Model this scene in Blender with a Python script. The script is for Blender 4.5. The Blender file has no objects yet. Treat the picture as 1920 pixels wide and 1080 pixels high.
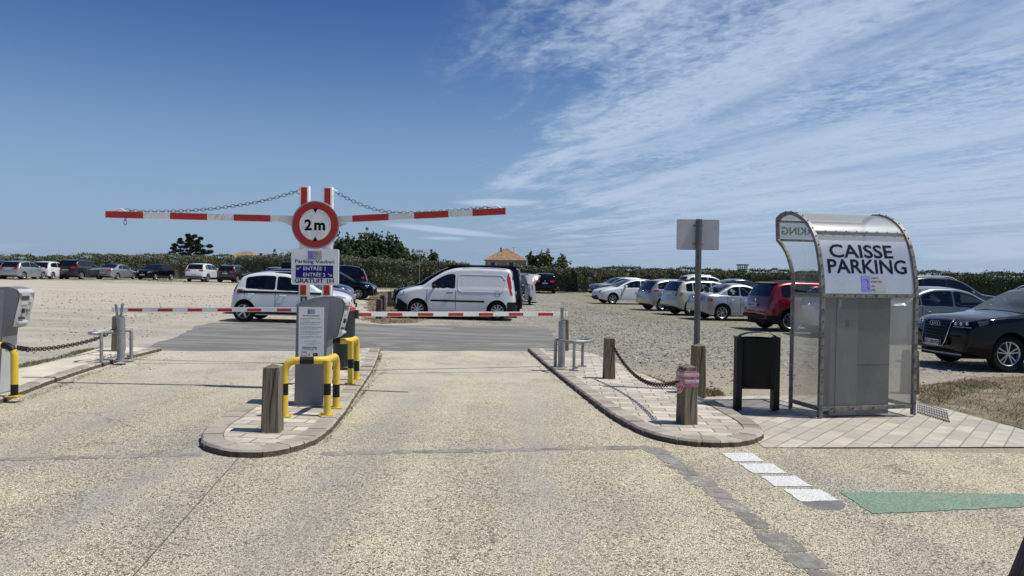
import bpy, bmesh, math, random
from mathutils import Vector, Matrix
R = math.radians
random.seed(7)
sc = bpy.context.scene
C = sc.collection

# ---------------------------------------------------------------- camera
FPX = 1400.0
PITCH = R(1.19); ROLL = 0.014; K = 0.013; CAMH = 1.6
cp, sp = math.cos(PITCH), math.sin(PITCH)
_f = Vector((0, cp, -sp)); _u0 = Vector((0, sp, cp)); _r0 = Vector((1, 0, 0))
_r = math.cos(ROLL)*_r0 + math.sin(ROLL)*_u0
_u = -math.sin(ROLL)*_r0 + math.cos(ROLL)*_u0
EYE = Vector((0, 0, CAMH))
cd = bpy.data.cameras.new('camera'); cam = bpy.data.objects.new('camera', cd); C.objects.link(cam)
m = Matrix.Identity(4)
for i in range(3):
    m[i][0] = _r[i]; m[i][1] = _u[i]; m[i][2] = -_f[i]; m[i][3] = EYE[i]
cam.matrix_world = m
cd.sensor_width = 36; cd.lens = 36*FPX/1920; cd.clip_end = 5000; cd.clip_start = .05
sc.camera = cam
sc.render.resolution_x = 1024; sc.render.resolution_y = 576
sc.view_settings.view_transform = 'Standard'; sc.view_settings.look = 'None'
sc.view_settings.exposure = 0.2; sc.view_settings.gamma = 1

def ray(px, py):
    return _f + (px-960)/FPX*_r + (540-py)/FPX*_u
def gz(x): return -K*x
def G(px, py, h=0.0):
    """point of the ground (raised by h) seen at a pixel of the photograph"""
    d = ray(px, py)
    t = (CAMH-h)/(-d.z - K*d.x)
    return Vector((d.x*t, d.y*t, CAMH + d.z*t))
def PT(px, py, Y):
    d = ray(px, py); t = Y/d.y
    return Vector((d.x*t, Y, CAMH+d.z*t))

# ---------------------------------------------------------------- sun + sky
SUN_EL = R(62); SUN_AZ = R(-5)           # azimuth from +x towards -y
sd = Vector((math.cos(SUN_EL)*math.cos(SUN_AZ), math.cos(SUN_EL)*math.sin(SUN_AZ), math.sin(SUN_EL)))
sl = bpy.data.lights.new('sun', 'SUN'); sl.energy = 4.0; sl.angle = R(.53); sl.color = (1, .972, .885)
so = bpy.data.objects.new('sun', sl); C.objects.link(so)
so.rotation_euler = sd.to_track_quat('Z', 'Y').to_euler()

class NT:
    """small node-building helper"""
    def __init__(s, nt): s.nt = nt; s.n = nt.nodes; s.l = nt.links
    def put(s, sock, v):
        if v is None: return
        if isinstance(v, (int, float)):
            try: sock.default_value = v
            except TypeError: sock.default_value = (v, v, v)
        elif isinstance(v, (tuple, list, Vector)):
            v = tuple(v)
            if len(sock.default_value) == 4 and len(v) == 3: v = v+(1,)
            sock.default_value = v
        else: s.l.new(v, sock)
    def node(s, typ, **kw):
        n = s.n.new(typ)
        for k, v in kw.items(): setattr(n, k, v)
        return n
    def m(s, op, a, b=None, c=None, clamp=False):
        n = s.node('ShaderNodeMath', operation=op, use_clamp=clamp)
        s.put(n.inputs[0], a); s.put(n.inputs[1], b)
        if c is not None: s.put(n.inputs[2], c)
        return n.outputs[0]
    def vm(s, op, a, b=None):
        n = s.node('ShaderNodeVectorMath', operation=op)
        s.put(n.inputs[0], a); s.put(n.inputs[1], b)
        return n.outputs[0]
    def xyz(s, v):
        n = s.node('ShaderNodeSeparateXYZ'); s.put(n.inputs[0], v); return n.outputs
    def comb(s, x, y, z=0.0):
        n = s.node('ShaderNodeCombineXYZ')
        for i, v in enumerate((x, y, z)): s.put(n.inputs[i], v)
        return n.outputs[0]
    def noise(s, vec, scale=1, detail=4, rough=.5, dist=0):
        n = s.node('ShaderNodeTexNoise'); s.put(n.inputs['Vector'], vec)
        n.inputs['Scale'].default_value = scale; n.inputs['Detail'].default_value = detail
        n.inputs['Roughness'].default_value = rough; n.inputs['Distortion'].default_value = dist
        return n.outputs['Fac']
    def voro(s, vec, scale, feature='F1', out='Distance', rnd=1.0):
        n = s.node('ShaderNodeTexVoronoi', feature=feature); s.put(n.inputs['Vector'], vec)
        n.inputs['Scale'].default_value = scale; n.inputs['Randomness'].default_value = rnd
        return n.outputs[out]
    def ramp(s, v, a, b, ca=0.0, cb=1.0, smooth=True):
        n = s.node('ShaderNodeMapRange'); n.interpolation_type = 'SMOOTHSTEP' if smooth else 'LINEAR'
        for i, x in enumerate((v, a, b, ca, cb)): s.put(n.inputs[i], x)
        return n.outputs[0]
    def mix(s, f, a, b, mode='MIX'):
        n = s.node('ShaderNodeMix', data_type='RGBA', blend_type=mode)
        s.put(n.inputs[0], f); s.put(n.inputs[6], a); s.put(n.inputs[7], b)
        return n.outputs[2]

def build_world():
    w = bpy.data.worlds.new('World'); sc.world = w; w.use_nodes = True
    t = NT(w.node_tree); t.n.clear()
    out = t.node('ShaderNodeOutputWorld'); bg = t.node('ShaderNodeBackground')
    sky = t.node('ShaderNodeTexSky', sky_type='NISHITA'); sky.sun_disc = False
    sky.sun_elevation = SUN_EL; sky.sun_rotation = math.atan2(sd.x, sd.y)
    sky.air_density = 1.0; sky.dust_density = .25; sky.ozone_density = 3.0
    tc = t.node('ShaderNodeTexCoord').outputs['Generated']
    x, y, z = t.xyz(tc)
    zz = t.m('MAXIMUM', z, .012)
    px = t.m('DIVIDE', x, zz); py = t.m('DIVIDE', y, zz)
    along = t.m('ADD', t.m('MULTIPLY', px, -.275), t.m('MULTIPLY', py, .96))
    across = t.m('ADD', t.m('MULTIPLY', px, .96), t.m('MULTIPLY', py, .275))
    yy = t.m('MAXIMUM', y, .05)
    u = t.m('DIVIDE', x, yy); v = t.m('DIVIDE', z, yy)
    pv = t.comb(along, across, 0)
    band = t.noise(t.comb(t.m('MULTIPLY', along, .22), t.m('MULTIPLY', across, 1.15), 3.1), 1.0, 5, .55, .5)
    wisp = t.noise(t.comb(t.m('MULTIPLY', along, 1.0), t.m('MULTIPLY', across, 3.0), 1.7), 1.0, 5, .56, .8)
    fine = t.noise(t.comb(t.m('MULTIPLY', along, 7.5), t.m('MULTIPLY', across, 10.), 5.0), 1.5, 3, .6, .5)
    mid = t.noise(t.comb(t.m('MULTIPLY', along, .5), t.m('MULTIPLY', across, .9), 9), 1.0, 3)
    # sheet of cirrus that begins a little right of straight ahead
    edge = t.m('ADD', u, t.m('MULTIPLY', t.m('SUBTRACT', wisp, .5), .30))
    edge = t.m('ADD', edge, t.m('MULTIPLY', t.m('SUBTRACT', band, .5), .35))
    cover = t.ramp(edge, -.12, .20)
    low = t.ramp(v, .01, .09, .5, 1.0)
    dens = t.m('ADD', t.m('MULTIPLY', band, 1.3), t.m('MULTIPLY', wisp, .6))
    dens = t.m('ADD', dens, t.m('MULTIPLY', t.m('SUBTRACT', fine, .5), t.ramp(mid, .42, .62, .95, .2)))
    dens = t.m('ADD', dens, t.m('MULTIPLY', cover, .55))
    d = t.ramp(dens, .92, 1.80)
    cl = t.m('MULTIPLY', t.m('MULTIPLY', d, cover), low)
    cl = t.m('MULTIPLY', cl, .92)
    # a few separate flat clouds low over the horizon
    nn = t.noise(t.comb(t.m('MULTIPLY', u, 14), t.m('MULTIPLY', v, 90), 0), 1, 4, .6)
    for (cx, cy, a, b, sl_, k) in ((940, 380, 95, 8, -.02, .85), (840, 432, 130, 7, .075, .8), (830, 447, 55, 4, .0, .6),
                                  (1085, 443, 32, 4, 0, .7), (1060, 458, 60, 4, 0, .45), (1870, 462, 170, 34, -.12, .8),
                                  (1895, 392, 50, 16, -.05, .8), (18, 463, 70, 8, -.1, .14), (1180, 482, 60, 3, .0, .22)):
        dd = ray(cx, cy); u0, v0 = dd.x/dd.y, dd.z/dd.y
        du = t.m('DIVIDE', t.m('SUBTRACT', u, u0), a/FPX)
        vv = t.m('ADD', t.m('SUBTRACT', v, v0), t.m('MULTIPLY', t.m('SUBTRACT', u, u0), sl_+.014))
        dv = t.m('DIVIDE', vv, b/FPX)
        r2 = t.m('ADD', t.m('MULTIPLY', du, du), t.m('MULTIPLY', dv, dv))
        r2 = t.m('ADD', r2, t.m('MULTIPLY', t.m('SUBTRACT', nn, .5), 1.6))
        cl = t.m('MAXIMUM', cl, t.ramp(r2, 1.2, .0, 0.0, k))
    cl = t.m('MULTIPLY', cl, t.ramp(y, .02, .15, 0, 1))
    skyc = t.mix(1.0, sky.outputs[0], (.86, .90, .97), 'MULTIPLY')
    hz = t.ramp(z, .0, .30, .85, .0)
    skyc = t.mix(hz, skyc, (1.98, 2.98, 4.6))
    deep = t.mix(t.ramp(z, .02, .40), (1.0, 1.0, 1.0), (.33, .48, .70))
    skyc = t.mix(1.0, skyc, deep, 'MULTIPLY')
    col = t.mix(cl, skyc, (4.2, 5.15, 6.6))
    t.put(bg.inputs[0], col); bg.inputs[1].default_value = .10
    t.l.new(bg.outputs[0], out.inputs[0])
build_world()

# ---------------------------------------------------------------- materials
MATS = {}
def mat(name, col=(.5, .5, .5), rough=.6, metal=0., coat=0., vary=0., vscale=6., bump=0., bscale=40., spec=.5, alpha=1., trans=0., emit=None):
    if name in MATS: return MATS[name]
    mt = bpy.data.materials.new(name); mt.use_nodes = True; MATS[name] = mt
    t = NT(mt.node_tree); b = t.n['Principled BSDF']
    b.inputs['Base Color'].default_value = (*col, 1); b.inputs['Roughness'].default_value = rough
    b.inputs['Metallic'].default_value = metal; b.inputs['Coat Weight'].default_value = coat
    b.inputs['Coat Roughness'].default_value = .03
    b.inputs['Specular IOR Level'].default_value = spec; b.inputs['Alpha'].default_value = alpha
    b.inputs['Transmission Weight'].default_value = trans
    tc = t.node('ShaderNodeTexCoord').outputs['Object']
    if vary:
        n = t.noise(tc, vscale, 6, .6)
        f = t.ramp(n, .3, .7, 1-vary, 1+vary, False)
        c = t.node('ShaderNodeVectorMath', operation='SCALE'); c.inputs[0].default_value = col; t.put(c.inputs['Scale'], f)
        t.put(b.inputs['Base Color'], c.outputs[0])
    if bump:
        n = t.noise(tc, bscale, 5, .6); bp = t.node('ShaderNodeBump')
        bp.inputs['Strength'].default_value = bump; bp.inputs['Distance'].default_value = .01
        t.put(bp.inputs['Height'], n); t.l.new(bp.outputs[0], b.inputs['Normal'])
    return mt
def shader(name):
    mt = bpy.data.materials.new(name); mt.use_nodes = True; MATS[name] = mt
    t = NT(mt.node_tree); b = t.n['Principled BSDF']
    pos = t.node('ShaderNodeNewGeometry').outputs['Position']
    return mt, t, b, pos
def setbump(t, b, h, strength, dist):
    bp = t.node('ShaderNodeBump'); bp.inputs['Strength'].default_value = strength; bp.inputs['Distance'].default_value = dist
    t.put(bp.inputs['Height'], h); t.l.new(bp.outputs[0], b.inputs['Normal'])

def pebble_color(t, pos, scale):
    """exposed aggregate: rounded stones of mixed warm greys in a darker binder"""
    cells = t.voro(pos, scale, out='Color'); cx, cy, cz = t.xyz(cells)
    dist = t.voro(pos, scale, feature='DISTANCE_TO_EDGE')
    stone = t.mix(cx, (.40, .36, .285), (.79, .715, .57))
    stone = t.mix(t.ramp(cy, .82, .92), stone, (.78, .73, .62))
    stone = t.mix(t.ramp(cz, .84, .9), stone, (.15, .13, .11))
    gap = t.ramp(dist, .0, .16)
    return t.mix(gap, (.10, .085, .065), stone), gap
def road_material():
    mt, t, b, pos = shader('exposed_aggregate')
    warp = t.vm('ADD', pos, t.vm('SCALE', (0, 0, 0)))
    c, gap = pebble_color(t, pos, 84)
    big = t.noise(pos, .55, 5, .6, .3); med = t.noise(pos, 3.0, 5, .65)
    tint = t.mix(t.ramp(big, .35, .68), (1.10, 1.05, .92), (.84, .85, .84))
    c = t.mix(1, c, tint, 'MULTIPLY')
    x, y, z = t.xyz(pos)
    c = t.mix(t.ramp(med, .45, .85, 0, .4), c, (.30, .27, .225))
    drip = t.ramp(t.m('ADD', t.voro(pos, .8), t.m('MULTIPLY', med, .06)), .11, .05, 0, .55)
    c = t.mix(drip, c, (.12, .11, .10))
    # wheel tracks of both lanes, wandering slightly
    wob = t.m('MULTIPLY', t.m('SUBTRACT', t.noise(t.vm('MULTIPLY', pos, (.3, .25, 1)), 1, 3), .5), .9)
    for cx_, sx_ in (((G(880, 750).x-.75), 0), ((G(880, 750).x+.75), 0), (G(330, 780).x-.7, .0), (G(330, 780).x+.8, 0)):
        xx = t.m('DIVIDE', t.m('SUBTRACT', t.m('ADD', x, wob), cx_), .34)
        tr_ = t.m('MULTIPLY', t.ramp(t.m('ABSOLUTE', xx), 1.3, .0, 0, .5), t.ramp(t.noise(t.vm('MULTIPLY', pos, (3, .8, 1)), 1, 5, .7), .3, .6))
        c = t.mix(tr_, c, (.27, .265, .25))
    crk = t.voro(t.vm('ADD', pos, t.vm('SCALE', (0, 0, 0))), .55, feature='DISTANCE_TO_EDGE')
    crk = t.m('ADD', crk, t.m('MULTIPLY', t.m('SUBTRACT', t.noise(pos, 2.5, 6, .7), .5), .16))
    c = t.mix(t.m('MULTIPLY', t.ramp(t.m('ABSOLUTE', crk), .006, .001, 0, .7), t.ramp(t.noise(pos, .35, 3), .50, .6)), c, (.09, .08, .065))
    # dry dust carried on to the lanes towards the barrier
    dust = t.m('MULTIPLY', t.ramp(y, 6.5, 12.5, 0, .72), t.ramp(t.noise(pos, 1.1, 5, .65), .30, .62))
    c = t.mix(dust, c, (.56, .505, .41))
    stain = t.ramp(t.noise(t.vm('MULTIPLY', pos, (1.4, .5, 1)), 1.1, 6, .7, .6), .60, .76, 0, .33)
    c = t.mix(stain, c, (.24, .22, .20))
    t.put(b.inputs['Base Color'], c); b.inputs['Roughness'].default_value = .85
    setbump(t, b, t.m('ADD', gap, t.m('MULTIPLY', med, .3)), .55, .006)
    return mt
def lot_material():
    mt, t, b, pos = shader('gravel_lot')
    x, y, z = t.xyz(pos)
    c1 = t.voro(pos, 26, out='Color'); cx, cy, cz = t.xyz(c1)
    d1 = t.voro(pos, 26, feature='DISTANCE_TO_EDGE')
    wob = t.m('MULTIPLY', t.m('SUBTRACT', t.noise(pos, .16, 5, .6), .5), 16)
    right = t.ramp(t.m('ADD', x, wob), -6, 1.5)                   # sandy on the left, grey gravel on the right
    sand = t.mix(t.noise(pos, .9, 6, .65), (.41, .365, .29), (.60, .545, .45))
    tracks = t.noise(t.vm('MULTIPLY', pos, (.06, .55, 1)), 1.2, 5, .6, .4)
    sand = t.mix(t.ramp(tracks, .5, .68, 0, .55), sand, (.40, .335, .245))
    rut = t.noise(t.vm('MULTIPLY', pos, (.09, 1.1, 1)), 1.0, 4, .6, 1.2)
    sand = t.mix(t.ramp(rut, .52, .64, 0, .5), sand, (.30, .26, .20))
    nearg = t.m('MULTIPLY', t.ramp(y, 33, 17), t.ramp(t.noise(pos, .5, 5, .6), .35, .6, .25, .9))
    grav = t.mix(cx, (.06, .056, .048), (.47, .44, .375))
    grav = t.mix(t.ramp(cz, .86, .92), grav, (.09, .085, .08))
    grav = t.mix(t.ramp(t.noise(pos, .7, 6, .7), .45, .70, 0, .75), grav, (.40, .355, .28))
    col = t.mix(t.m('MAXIMUM', right, t.m('MULTIPLY', nearg, .55)), sand, grav)
    # bare earthy sand close behind the pavements on the right
    near = t.m('MULTIPLY', t.ramp(t.m('ADD', y, t.m('MULTIPLY', wob, .12)), 14.6, 11.6), t.ramp(x, .8, 2))
    col = t.mix(t.m('MULTIPLY', near, .8), col, t.mix(t.noise(pos, 2.5, 6, .7), (.26, .215, .15), (.46, .39, .29)))
    # thin green under the parked cars on the right and along the hedge
    gr = t.ramp(t.noise(pos, .8, 7, .78), .42, .58)
    zone = t.m('MAXIMUM', t.m('MULTIPLY', t.ramp(x, 2, 5), t.ramp(t.m('SUBTRACT', t.m('MULTIPLY', x, 1.0), t.m('MULTIPLY', y, -.45)), 14, 19)), t.ramp(y, 56, 60))
    col = t.mix(t.m('MULTIPLY', t.m('MULTIPLY', gr, zone), .72), col, (.20, .185, .085))
    sp_ = t.voro(pos, 3.3, out='Distance'); 
    col = t.mix(t.m('MULTIPLY', t.ramp(sp_, .10, .05), .0), col, (.13, .115, .09))
    t.put(b.inputs['Base Color'], col); b.inputs['Roughness'].default_value = .95
    h = t.m('ADD', t.ramp(d1, 0, .2), t.m('MULTIPLY', t.noise(pos, 3, 6, .65), 2))
    setbump(t, b, h, .6, .02)
    return mt
def asphalt_material():
    mt, t, b, pos = shader('dusty_asphalt')
    n = t.noise(pos, 2.2, 6, .7); tr = t.noise(t.vm('MULTIPLY', pos, (.22, 1.0, 1)), 1.1, 6, .62, 2.2)
    c = t.mix(n, (.12, .115, .108), (.18, .172, .16))
    c = t.mix(t.ramp(tr, .46, .62, 0, .55), c, (.34, .32, .28))
    cells = t.voro(pos, 120, out='Color'); cx = t.xyz(cells)[0]
    c = t.mix(t.ramp(cx, .0, 1, .0, .35), c, (.10, .10, .10))
    t.put(b.inputs['Base Color'], c); b.inputs['Roughness'].default_value = .9
    setbump(t, b, t.noise(pos, 90, 3), .4, .004)
    return mt
def paver_material(name, ang, bw, rh, ca, cb, mort=(.30, .27, .22), dark=.35):
    mt, t, b, pos = shader(name)
    rot = t.node('ShaderNodeVectorRotate', rotation_type='Z_AXIS'); t.put(rot.inputs['Vector'], pos); rot.inputs['Angle'].default_value = ang
    br = t.node('ShaderNodeTexBrick'); t.put(br.inputs['Vector'], rot.outputs[0])
    br.inputs['Scale'].default_value = 1; br.inputs['Brick Width'].default_value = bw; br.inputs['Row Height'].default_value = rh
    br.inputs['Mortar Size'].default_value = .008; br.inputs['Mortar Smooth'].default_value = .2; br.inputs['Bias'].default_value = 0
    br.inputs['Color1'].default_value = (*ca, 1); br.inputs['Color2'].default_value = (*cb, 1); br.inputs['Mortar'].default_value = (*mort, 1)
    n = t.noise(pos, 5, 7, .7); n2 = t.noise(pos, 1.2, 5, .65)
    c = t.mix(t.ramp(n, .45, .75, 0, dark), br.outputs[0], (.20, .18, .15))
    c = t.mix(t.ramp(n2, .5, .7, 0, .4), c, (.26, .245, .22))
    t.put(b.inputs['Base Color'], c); b.inputs['Roughness'].default_value = .85
    setbump(t, b, t.m('ADD', t.m('MULTIPLY', br.outputs['Fac'], -1), t.m('MULTIPLY', n, .4)), .6, .006)
    return mt
def painted(name, col, worn=1.0):
    mt, t, b, pos = shader(name)
    c, gap = pebble_color(t, pos, 84)
    wear = t.m('MULTIPLY', t.ramp(t.voro(pos, 84), .36, .50), 1.)
    wear = t.m('MAXIMUM', wear, t.ramp(t.m('ADD', t.m('MULTIPLY', t.noise(pos, 30, 4, .7), .6), t.m('MULTIPLY', t.noise(pos, 3, 5, .7), .45)), .51, .62))
    v = t.mix(t.xyz(t.voro(pos, 84, out='Color'))[0], tuple(.72*a for a in col), col)
    t.put(b.inputs['Base Color'], t.mix(t.m('MULTIPLY', wear, .8*worn), v, t.mix(.5, c, (.07, .07, .06)))); b.inputs['Roughness'].default_value = .7
    setbump(t, b, gap, .5, .005)
    return mt
def island_variation(name, c1, c2, rough=.8, scale=8, dirt=(.14, .12, .10)):
    """each loose piece of the mesh gets its own tone"""
    mt, t, b, pos = shader(name)
    g = t.node('ShaderNodeNewGeometry').outputs['Random Per Island']
    c = t.mix(g, c1, c2); n = t.noise(pos, scale, 7, .7)
    c = t.mix(t.ramp(n, .45, .72, 0, .6), c, dirt)
    t.put(b.inputs['Base Color'], c); b.inputs['Roughness'].default_value = rough
    setbump(t, b, t.noise(pos, scale*5, 5, .7), .7, .01)
    return mt
def leaf_material(name, c1, c2, c3):
    mt, t, b, pos = shader(name)
    g = t.node('ShaderNodeNewGeometry').outputs['Random Per Island']
    c = t.mix(g, c1, c2); c = t.mix(t.ramp(t.noise(pos, .8, 4, .6), .4, .7, 0, .7), c, c3)
    t.put(b.inputs['Base Color'], c); b.inputs['Roughness'].default_value = .55
    b.inputs['Specular IOR Level'].default_value = .08
    b.inputs['Subsurface Weight'].default_value = 0
    return mt
def wood_material(name, c1, c2):
    mt, t, b, pos = shader(name)
    tc = t.node('ShaderNodeTexCoord').outputs['Object']
    g = t.noise(t.vm('MULTIPLY', tc, (60, 60, 2.2)), 1, 6, .65, .3)
    crack = t.voro(t.vm('MULTIPLY', tc, (16, 16, .9)), 1, feature='DISTANCE_TO_EDGE')
    c = t.mix(t.ramp(g, .3, .7), c1, c2)
    c = t.mix(t.ramp(crack, .035, .0, 0, .85), c, (.025, .02, .016))
    c = t.mix(t.ramp(t.noise(tc, 6, 6, .7), .5, .72, 0, .5), c, (.10, .09, .07))
    t.put(b.inputs['Base Color'], c); b.inputs['Roughness'].default_value = .9
    setbump(t, b, t.m('ADD', g, t.m('MULTIPLY', t.ramp(crack, 0, .04), 1.5)), .8, .006)
    return mt
def worn_paint(name, col, rust=(.12, .06, .03), amt=.62, rough=.45, metal=0):
    mt, t, b, pos = shader(name)
    tc = t.node('ShaderNodeTexCoord').outputs['Object']
    c = t.mix(t.ramp(t.noise(tc, 5, 6, .7), .35, .75, 0, .28), col, tuple(.55*a for a in col))
    c = t.mix(t.ramp(t.noise(tc, 17, 8, .75), amt, amt+.05), c, rust)
    t.put(b.inputs['Base Color'], c); b.inputs['Roughness'].default_value = rough; b.inputs['Metallic'].default_value = metal
    setbump(t, b, t.noise(tc, 25, 5), .15, .004)
    return mt

# ---------------------------------------------------------------- mesh helpers
class MB:
    def __init__(s): s.v = []; s.f = []; s.mi = []
    def add(s, vs, fs, mi=0):
        o = len(s.v); s.v += [Vector(p) for p in vs]; s.f += [[o+i for i in f] for f in fs]; s.mi += [mi]*len(fs); return o
    def box(s, c, size, mi=0, rz=0., taper=1., M=None):
        hx, hy, hz = size[0]/2, size[1]/2, size[2]/2
        vs = []
        for dz, tt in ((-1, 1.), (1, taper)):
            for dx, dy in ((-1, -1), (1, -1), (1, 1), (-1, 1)):
                p = Vector((dx*hx*tt, dy*hy*tt, dz*hz))
                if rz: p.rotate(Matrix.Rotation(rz, 3, 'Z'))
                vs.append(p+Vector(c))
        if M: vs = [M @ p for p in vs]
        s.add(vs, [(0, 3, 2, 1), (4, 5, 6, 7), (0, 1, 5, 4), (1, 2, 6, 5), (2, 3, 7, 6), (3, 0, 4, 7)], mi)
    def prism(s, poly, axis, a, b, mi=0, M=None, caps=True):
        """extrude a 2D outline along axis 'x','y' or 'z' from a to b"""
        def P(p, t):
            if axis == 'y': return Vector((p[0], t, p[1]))
            if axis == 'x': return Vector((t, p[0], p[1]))
            return Vector((p[0], p[1], t))
        n = len(poly); vs = [P(p, a) for p in poly]+[P(p, b) for p in poly]
        if M: vs = [M @ p for p in vs]
        fs = [[i, (i+1) % n, n+(i+1) % n, n+i] for i in range(n)]
        if caps: fs += [list(range(n))[::-1], list(range(n, 2*n))]
        s.add(vs, fs, mi)
    def tube(s, path, r, n=10, mi=0, caps=True, mis=None):
        path = [Vector(p) for p in path]; k = len(path); vs = []; up = None
        for i, p in enumerate(path):
            d = (path[min(i+1, k-1)]-path[max(i-1, 0)]).normalized()
            if up is None: up = Vector((0, 0, 1)) if abs(d.z) < .9 else Vector((1, 0, 0))
            a = d.cross(up).normalized(); up = a.cross(d).normalized()
            rr = r[i] if isinstance(r, (list, tuple)) else r
            for j in range(n):
                t = 2*math.pi*j/n; vs.append(p+a*math.cos(t)*rr+up*math.sin(t)*rr)
        o = len(s.v); s.v += vs
        for i in range(k-1):
            for j in range(n):
                s.f.append([o+i*n+j, o+i*n+(j+1) % n, o+(i+1)*n+(j+1) % n, o+(i+1)*n+j]); s.mi.append(mis[i] if mis else mi)
        if caps:
            s.f.append([o+j for j in range(n)][::-1]); s.mi.append(mis[0] if mis else mi)
            s.f.append([o+(k-1)*n+j for j in range(n)]); s.mi.append(mis[-1] if mis else mi)
    def lathe(s, prof, c=(0, 0, 0), n=24, axis='z', mi=0, sx=1, M=None):
        vs = []
        for (r, h) in prof:
            for j in range(n):
                t = 2*math.pi*j/n; a, b = r*math.cos(t), r*math.sin(t)
                p = Vector((a*sx, b, h)) if axis == 'z' else (Vector((a, h, b)) if axis == 'y' else Vector((h, a, b)))
                p += Vector(c)
                vs.append(M @ p if M else p)
        fs = []
        for i in range(len(prof)-1):
            for j in range(n): fs.append([i*n+j, i*n+(j+1) % n, (i+1)*n+(j+1) % n, (i+1)*n+j])
        s.add(vs, fs, mi)
    def grid(s, rows, mi=0, skip=None, border=None):
        n = len(rows[0]); vs = [p for r in rows for p in r]; o = len(s.v); s.v += [Vector(p) for p in vs]
        for i in range(len(rows)-1):
            for j in range(n-1):
                if skip and skip(i, j): continue
                s.f.append([o+i*n+j, o+i*n+j+1, o+(i+1)*n+j+1, o+(i+1)*n+j])
                s.mi.append(border if border is not None and (i in (0, len(rows)-2) or j in (0, n-2)) else mi)
    def build(s, name, mats, parent=None, smooth=30, loc=None, bevel=0, merge=True):
        me = bpy.data.meshes.new(name)
        off = Vector(loc) if loc is not None else Vector((0, 0, 0))
        me.from_pydata([tuple(p-off) for p in s.v], [], s.f)
        if not isinstance(mats, (list, tuple)): mats = [mats]
        for x in mats: me.materials.append(x)
        me.polygons.foreach_set('material_index', s.mi)
        bm = bmesh.new(); bm.from_mesh(me)
        if merge: bmesh.ops.remove_doubles(bm, verts=bm.verts, dist=1e-5)
        if bevel:
            es = [e for e in bm.edges if len(e.link_faces) == 2 and e.calc_face_angle(0) > .5]
            bmesh.ops.bevel(bm, geom=es, offset=bevel, segments=2, affect='EDGES', profile=.7, clamp_overlap=True)
        bmesh.ops.recalc_face_normals(bm, faces=bm.faces)
        bm.to_mesh(me); bm.free()
        if smooth:
            me.polygons.foreach_set('use_smooth', [True]*len(me.polygons)); me.set_sharp_from_angle(angle=R(smooth))
        o = bpy.data.objects.new(name, me); C.objects.link(o)
        if loc is not None: o.location = loc
        if parent: o.parent = parent
        return o
def tag(o, label=None, cat=None, group=None, kind=None):
    if label: o['label'] = label
    if cat: o['category'] = cat
    if group: o['group'] = group
    if kind: o['kind'] = kind
    return o
def empty(name, loc, label, cat, group=None, rz=0.):
    o = bpy.data.objects.new(name, None); C.objects.link(o); o.location = loc; o.rotation_euler = (0, 0, rz)
    return tag(o, label, cat, group)
def copy_tree(o, parent=None):
    c = o.copy(); C.objects.link(c); c.parent = parent
    for ch in [x for x in C.objects if x.parent == o]: copy_tree(ch, c)
    return c
def rounded(w, h, r, n=5, cx=0, cy=0):
    p = []
    for (sx, sy, a0) in ((1, 1, 0), (-1, 1, 90), (-1, -1, 180), (1, -1, 270)):
        for i in range(n+1):
            a = R(a0+90*i/n); p.append((cx+sx*(w/2-r)+r*math.cos(a), cy+sy*(h/2-r)+r*math.sin(a)))
    return p
_tc = {}
def text2d(s, size, bold=0., squeeze=1.):
    """lettering as flat faces, centred on the origin: list of 2D verts, faces"""
    cu = bpy.data.curves.new('t', 'FONT'); cu.body = s; cu.size = size; cu.offset = bold*size
    cu.align_x = 'CENTER'; cu.align_y = 'CENTER'; cu.resolution_u = 3
    o = bpy.data.objects.new('t', cu); C.objects.link(o)
    dg = bpy.context.evaluated_depsgraph_get(); me = bpy.data.meshes.new_from_object(o.evaluated_get(dg))
    vs = [(v.co.x*squeeze, v.co.y) for v in me.vertices]; fs = [list(p.vertices) for p in me.polygons]
    bpy.data.objects.remove(o); bpy.data.curves.remove(cu); bpy.data.meshes.remove(me)
    return vs, fs
def fit_text(mb, s, fn, cx, cy, w, h, bold=0., mi=0, sub=0):
    """put lettering centred at (cx, cy) scaled to w x h, through fn(x, y) -> 3D"""
    vs, fs = text2d(s, 1.0, bold)
    x0, x1 = min(v[0] for v in vs), max(v[0] for v in vs); y0, y1 = min(v[1] for v in vs), max(v[1] for v in vs)
    kx = w/(x1-x0); ky = h/(y1-y0) if h else kx
    v2 = [(cx+(v[0]-(x0+x1)/2)*kx, cy+(v[1]-(y0+y1)/2)*ky) for v in vs]
    if sub:
        bm = bmesh.new(); bv = [bm.verts.new((a, b, 0)) for a, b in v2]
        for f in fs:
            try: bm.faces.new([bv[i] for i in f])
            except ValueError: pass
        bmesh.ops.triangulate(bm, faces=bm.faces)
        for _ in range(3):
            es = [e for e in bm.edges if abs(e.verts[0].co.y-e.verts[1].co.y) > sub]
            if es: bmesh.ops.subdivide_edges(bm, edges=es, cuts=1); bmesh.ops.triangulate(bm, faces=[f for f in bm.faces if len(f.verts) > 3])
        bm.verts.index_update()
        v2 = [(v.co.x, v.co.y) for v in bm.verts]; fs = [[v.index for v in f.verts] for f in bm.faces]; bm.free()
    mb.add([fn(a, b) for a, b in v2], fs, mi)

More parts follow.
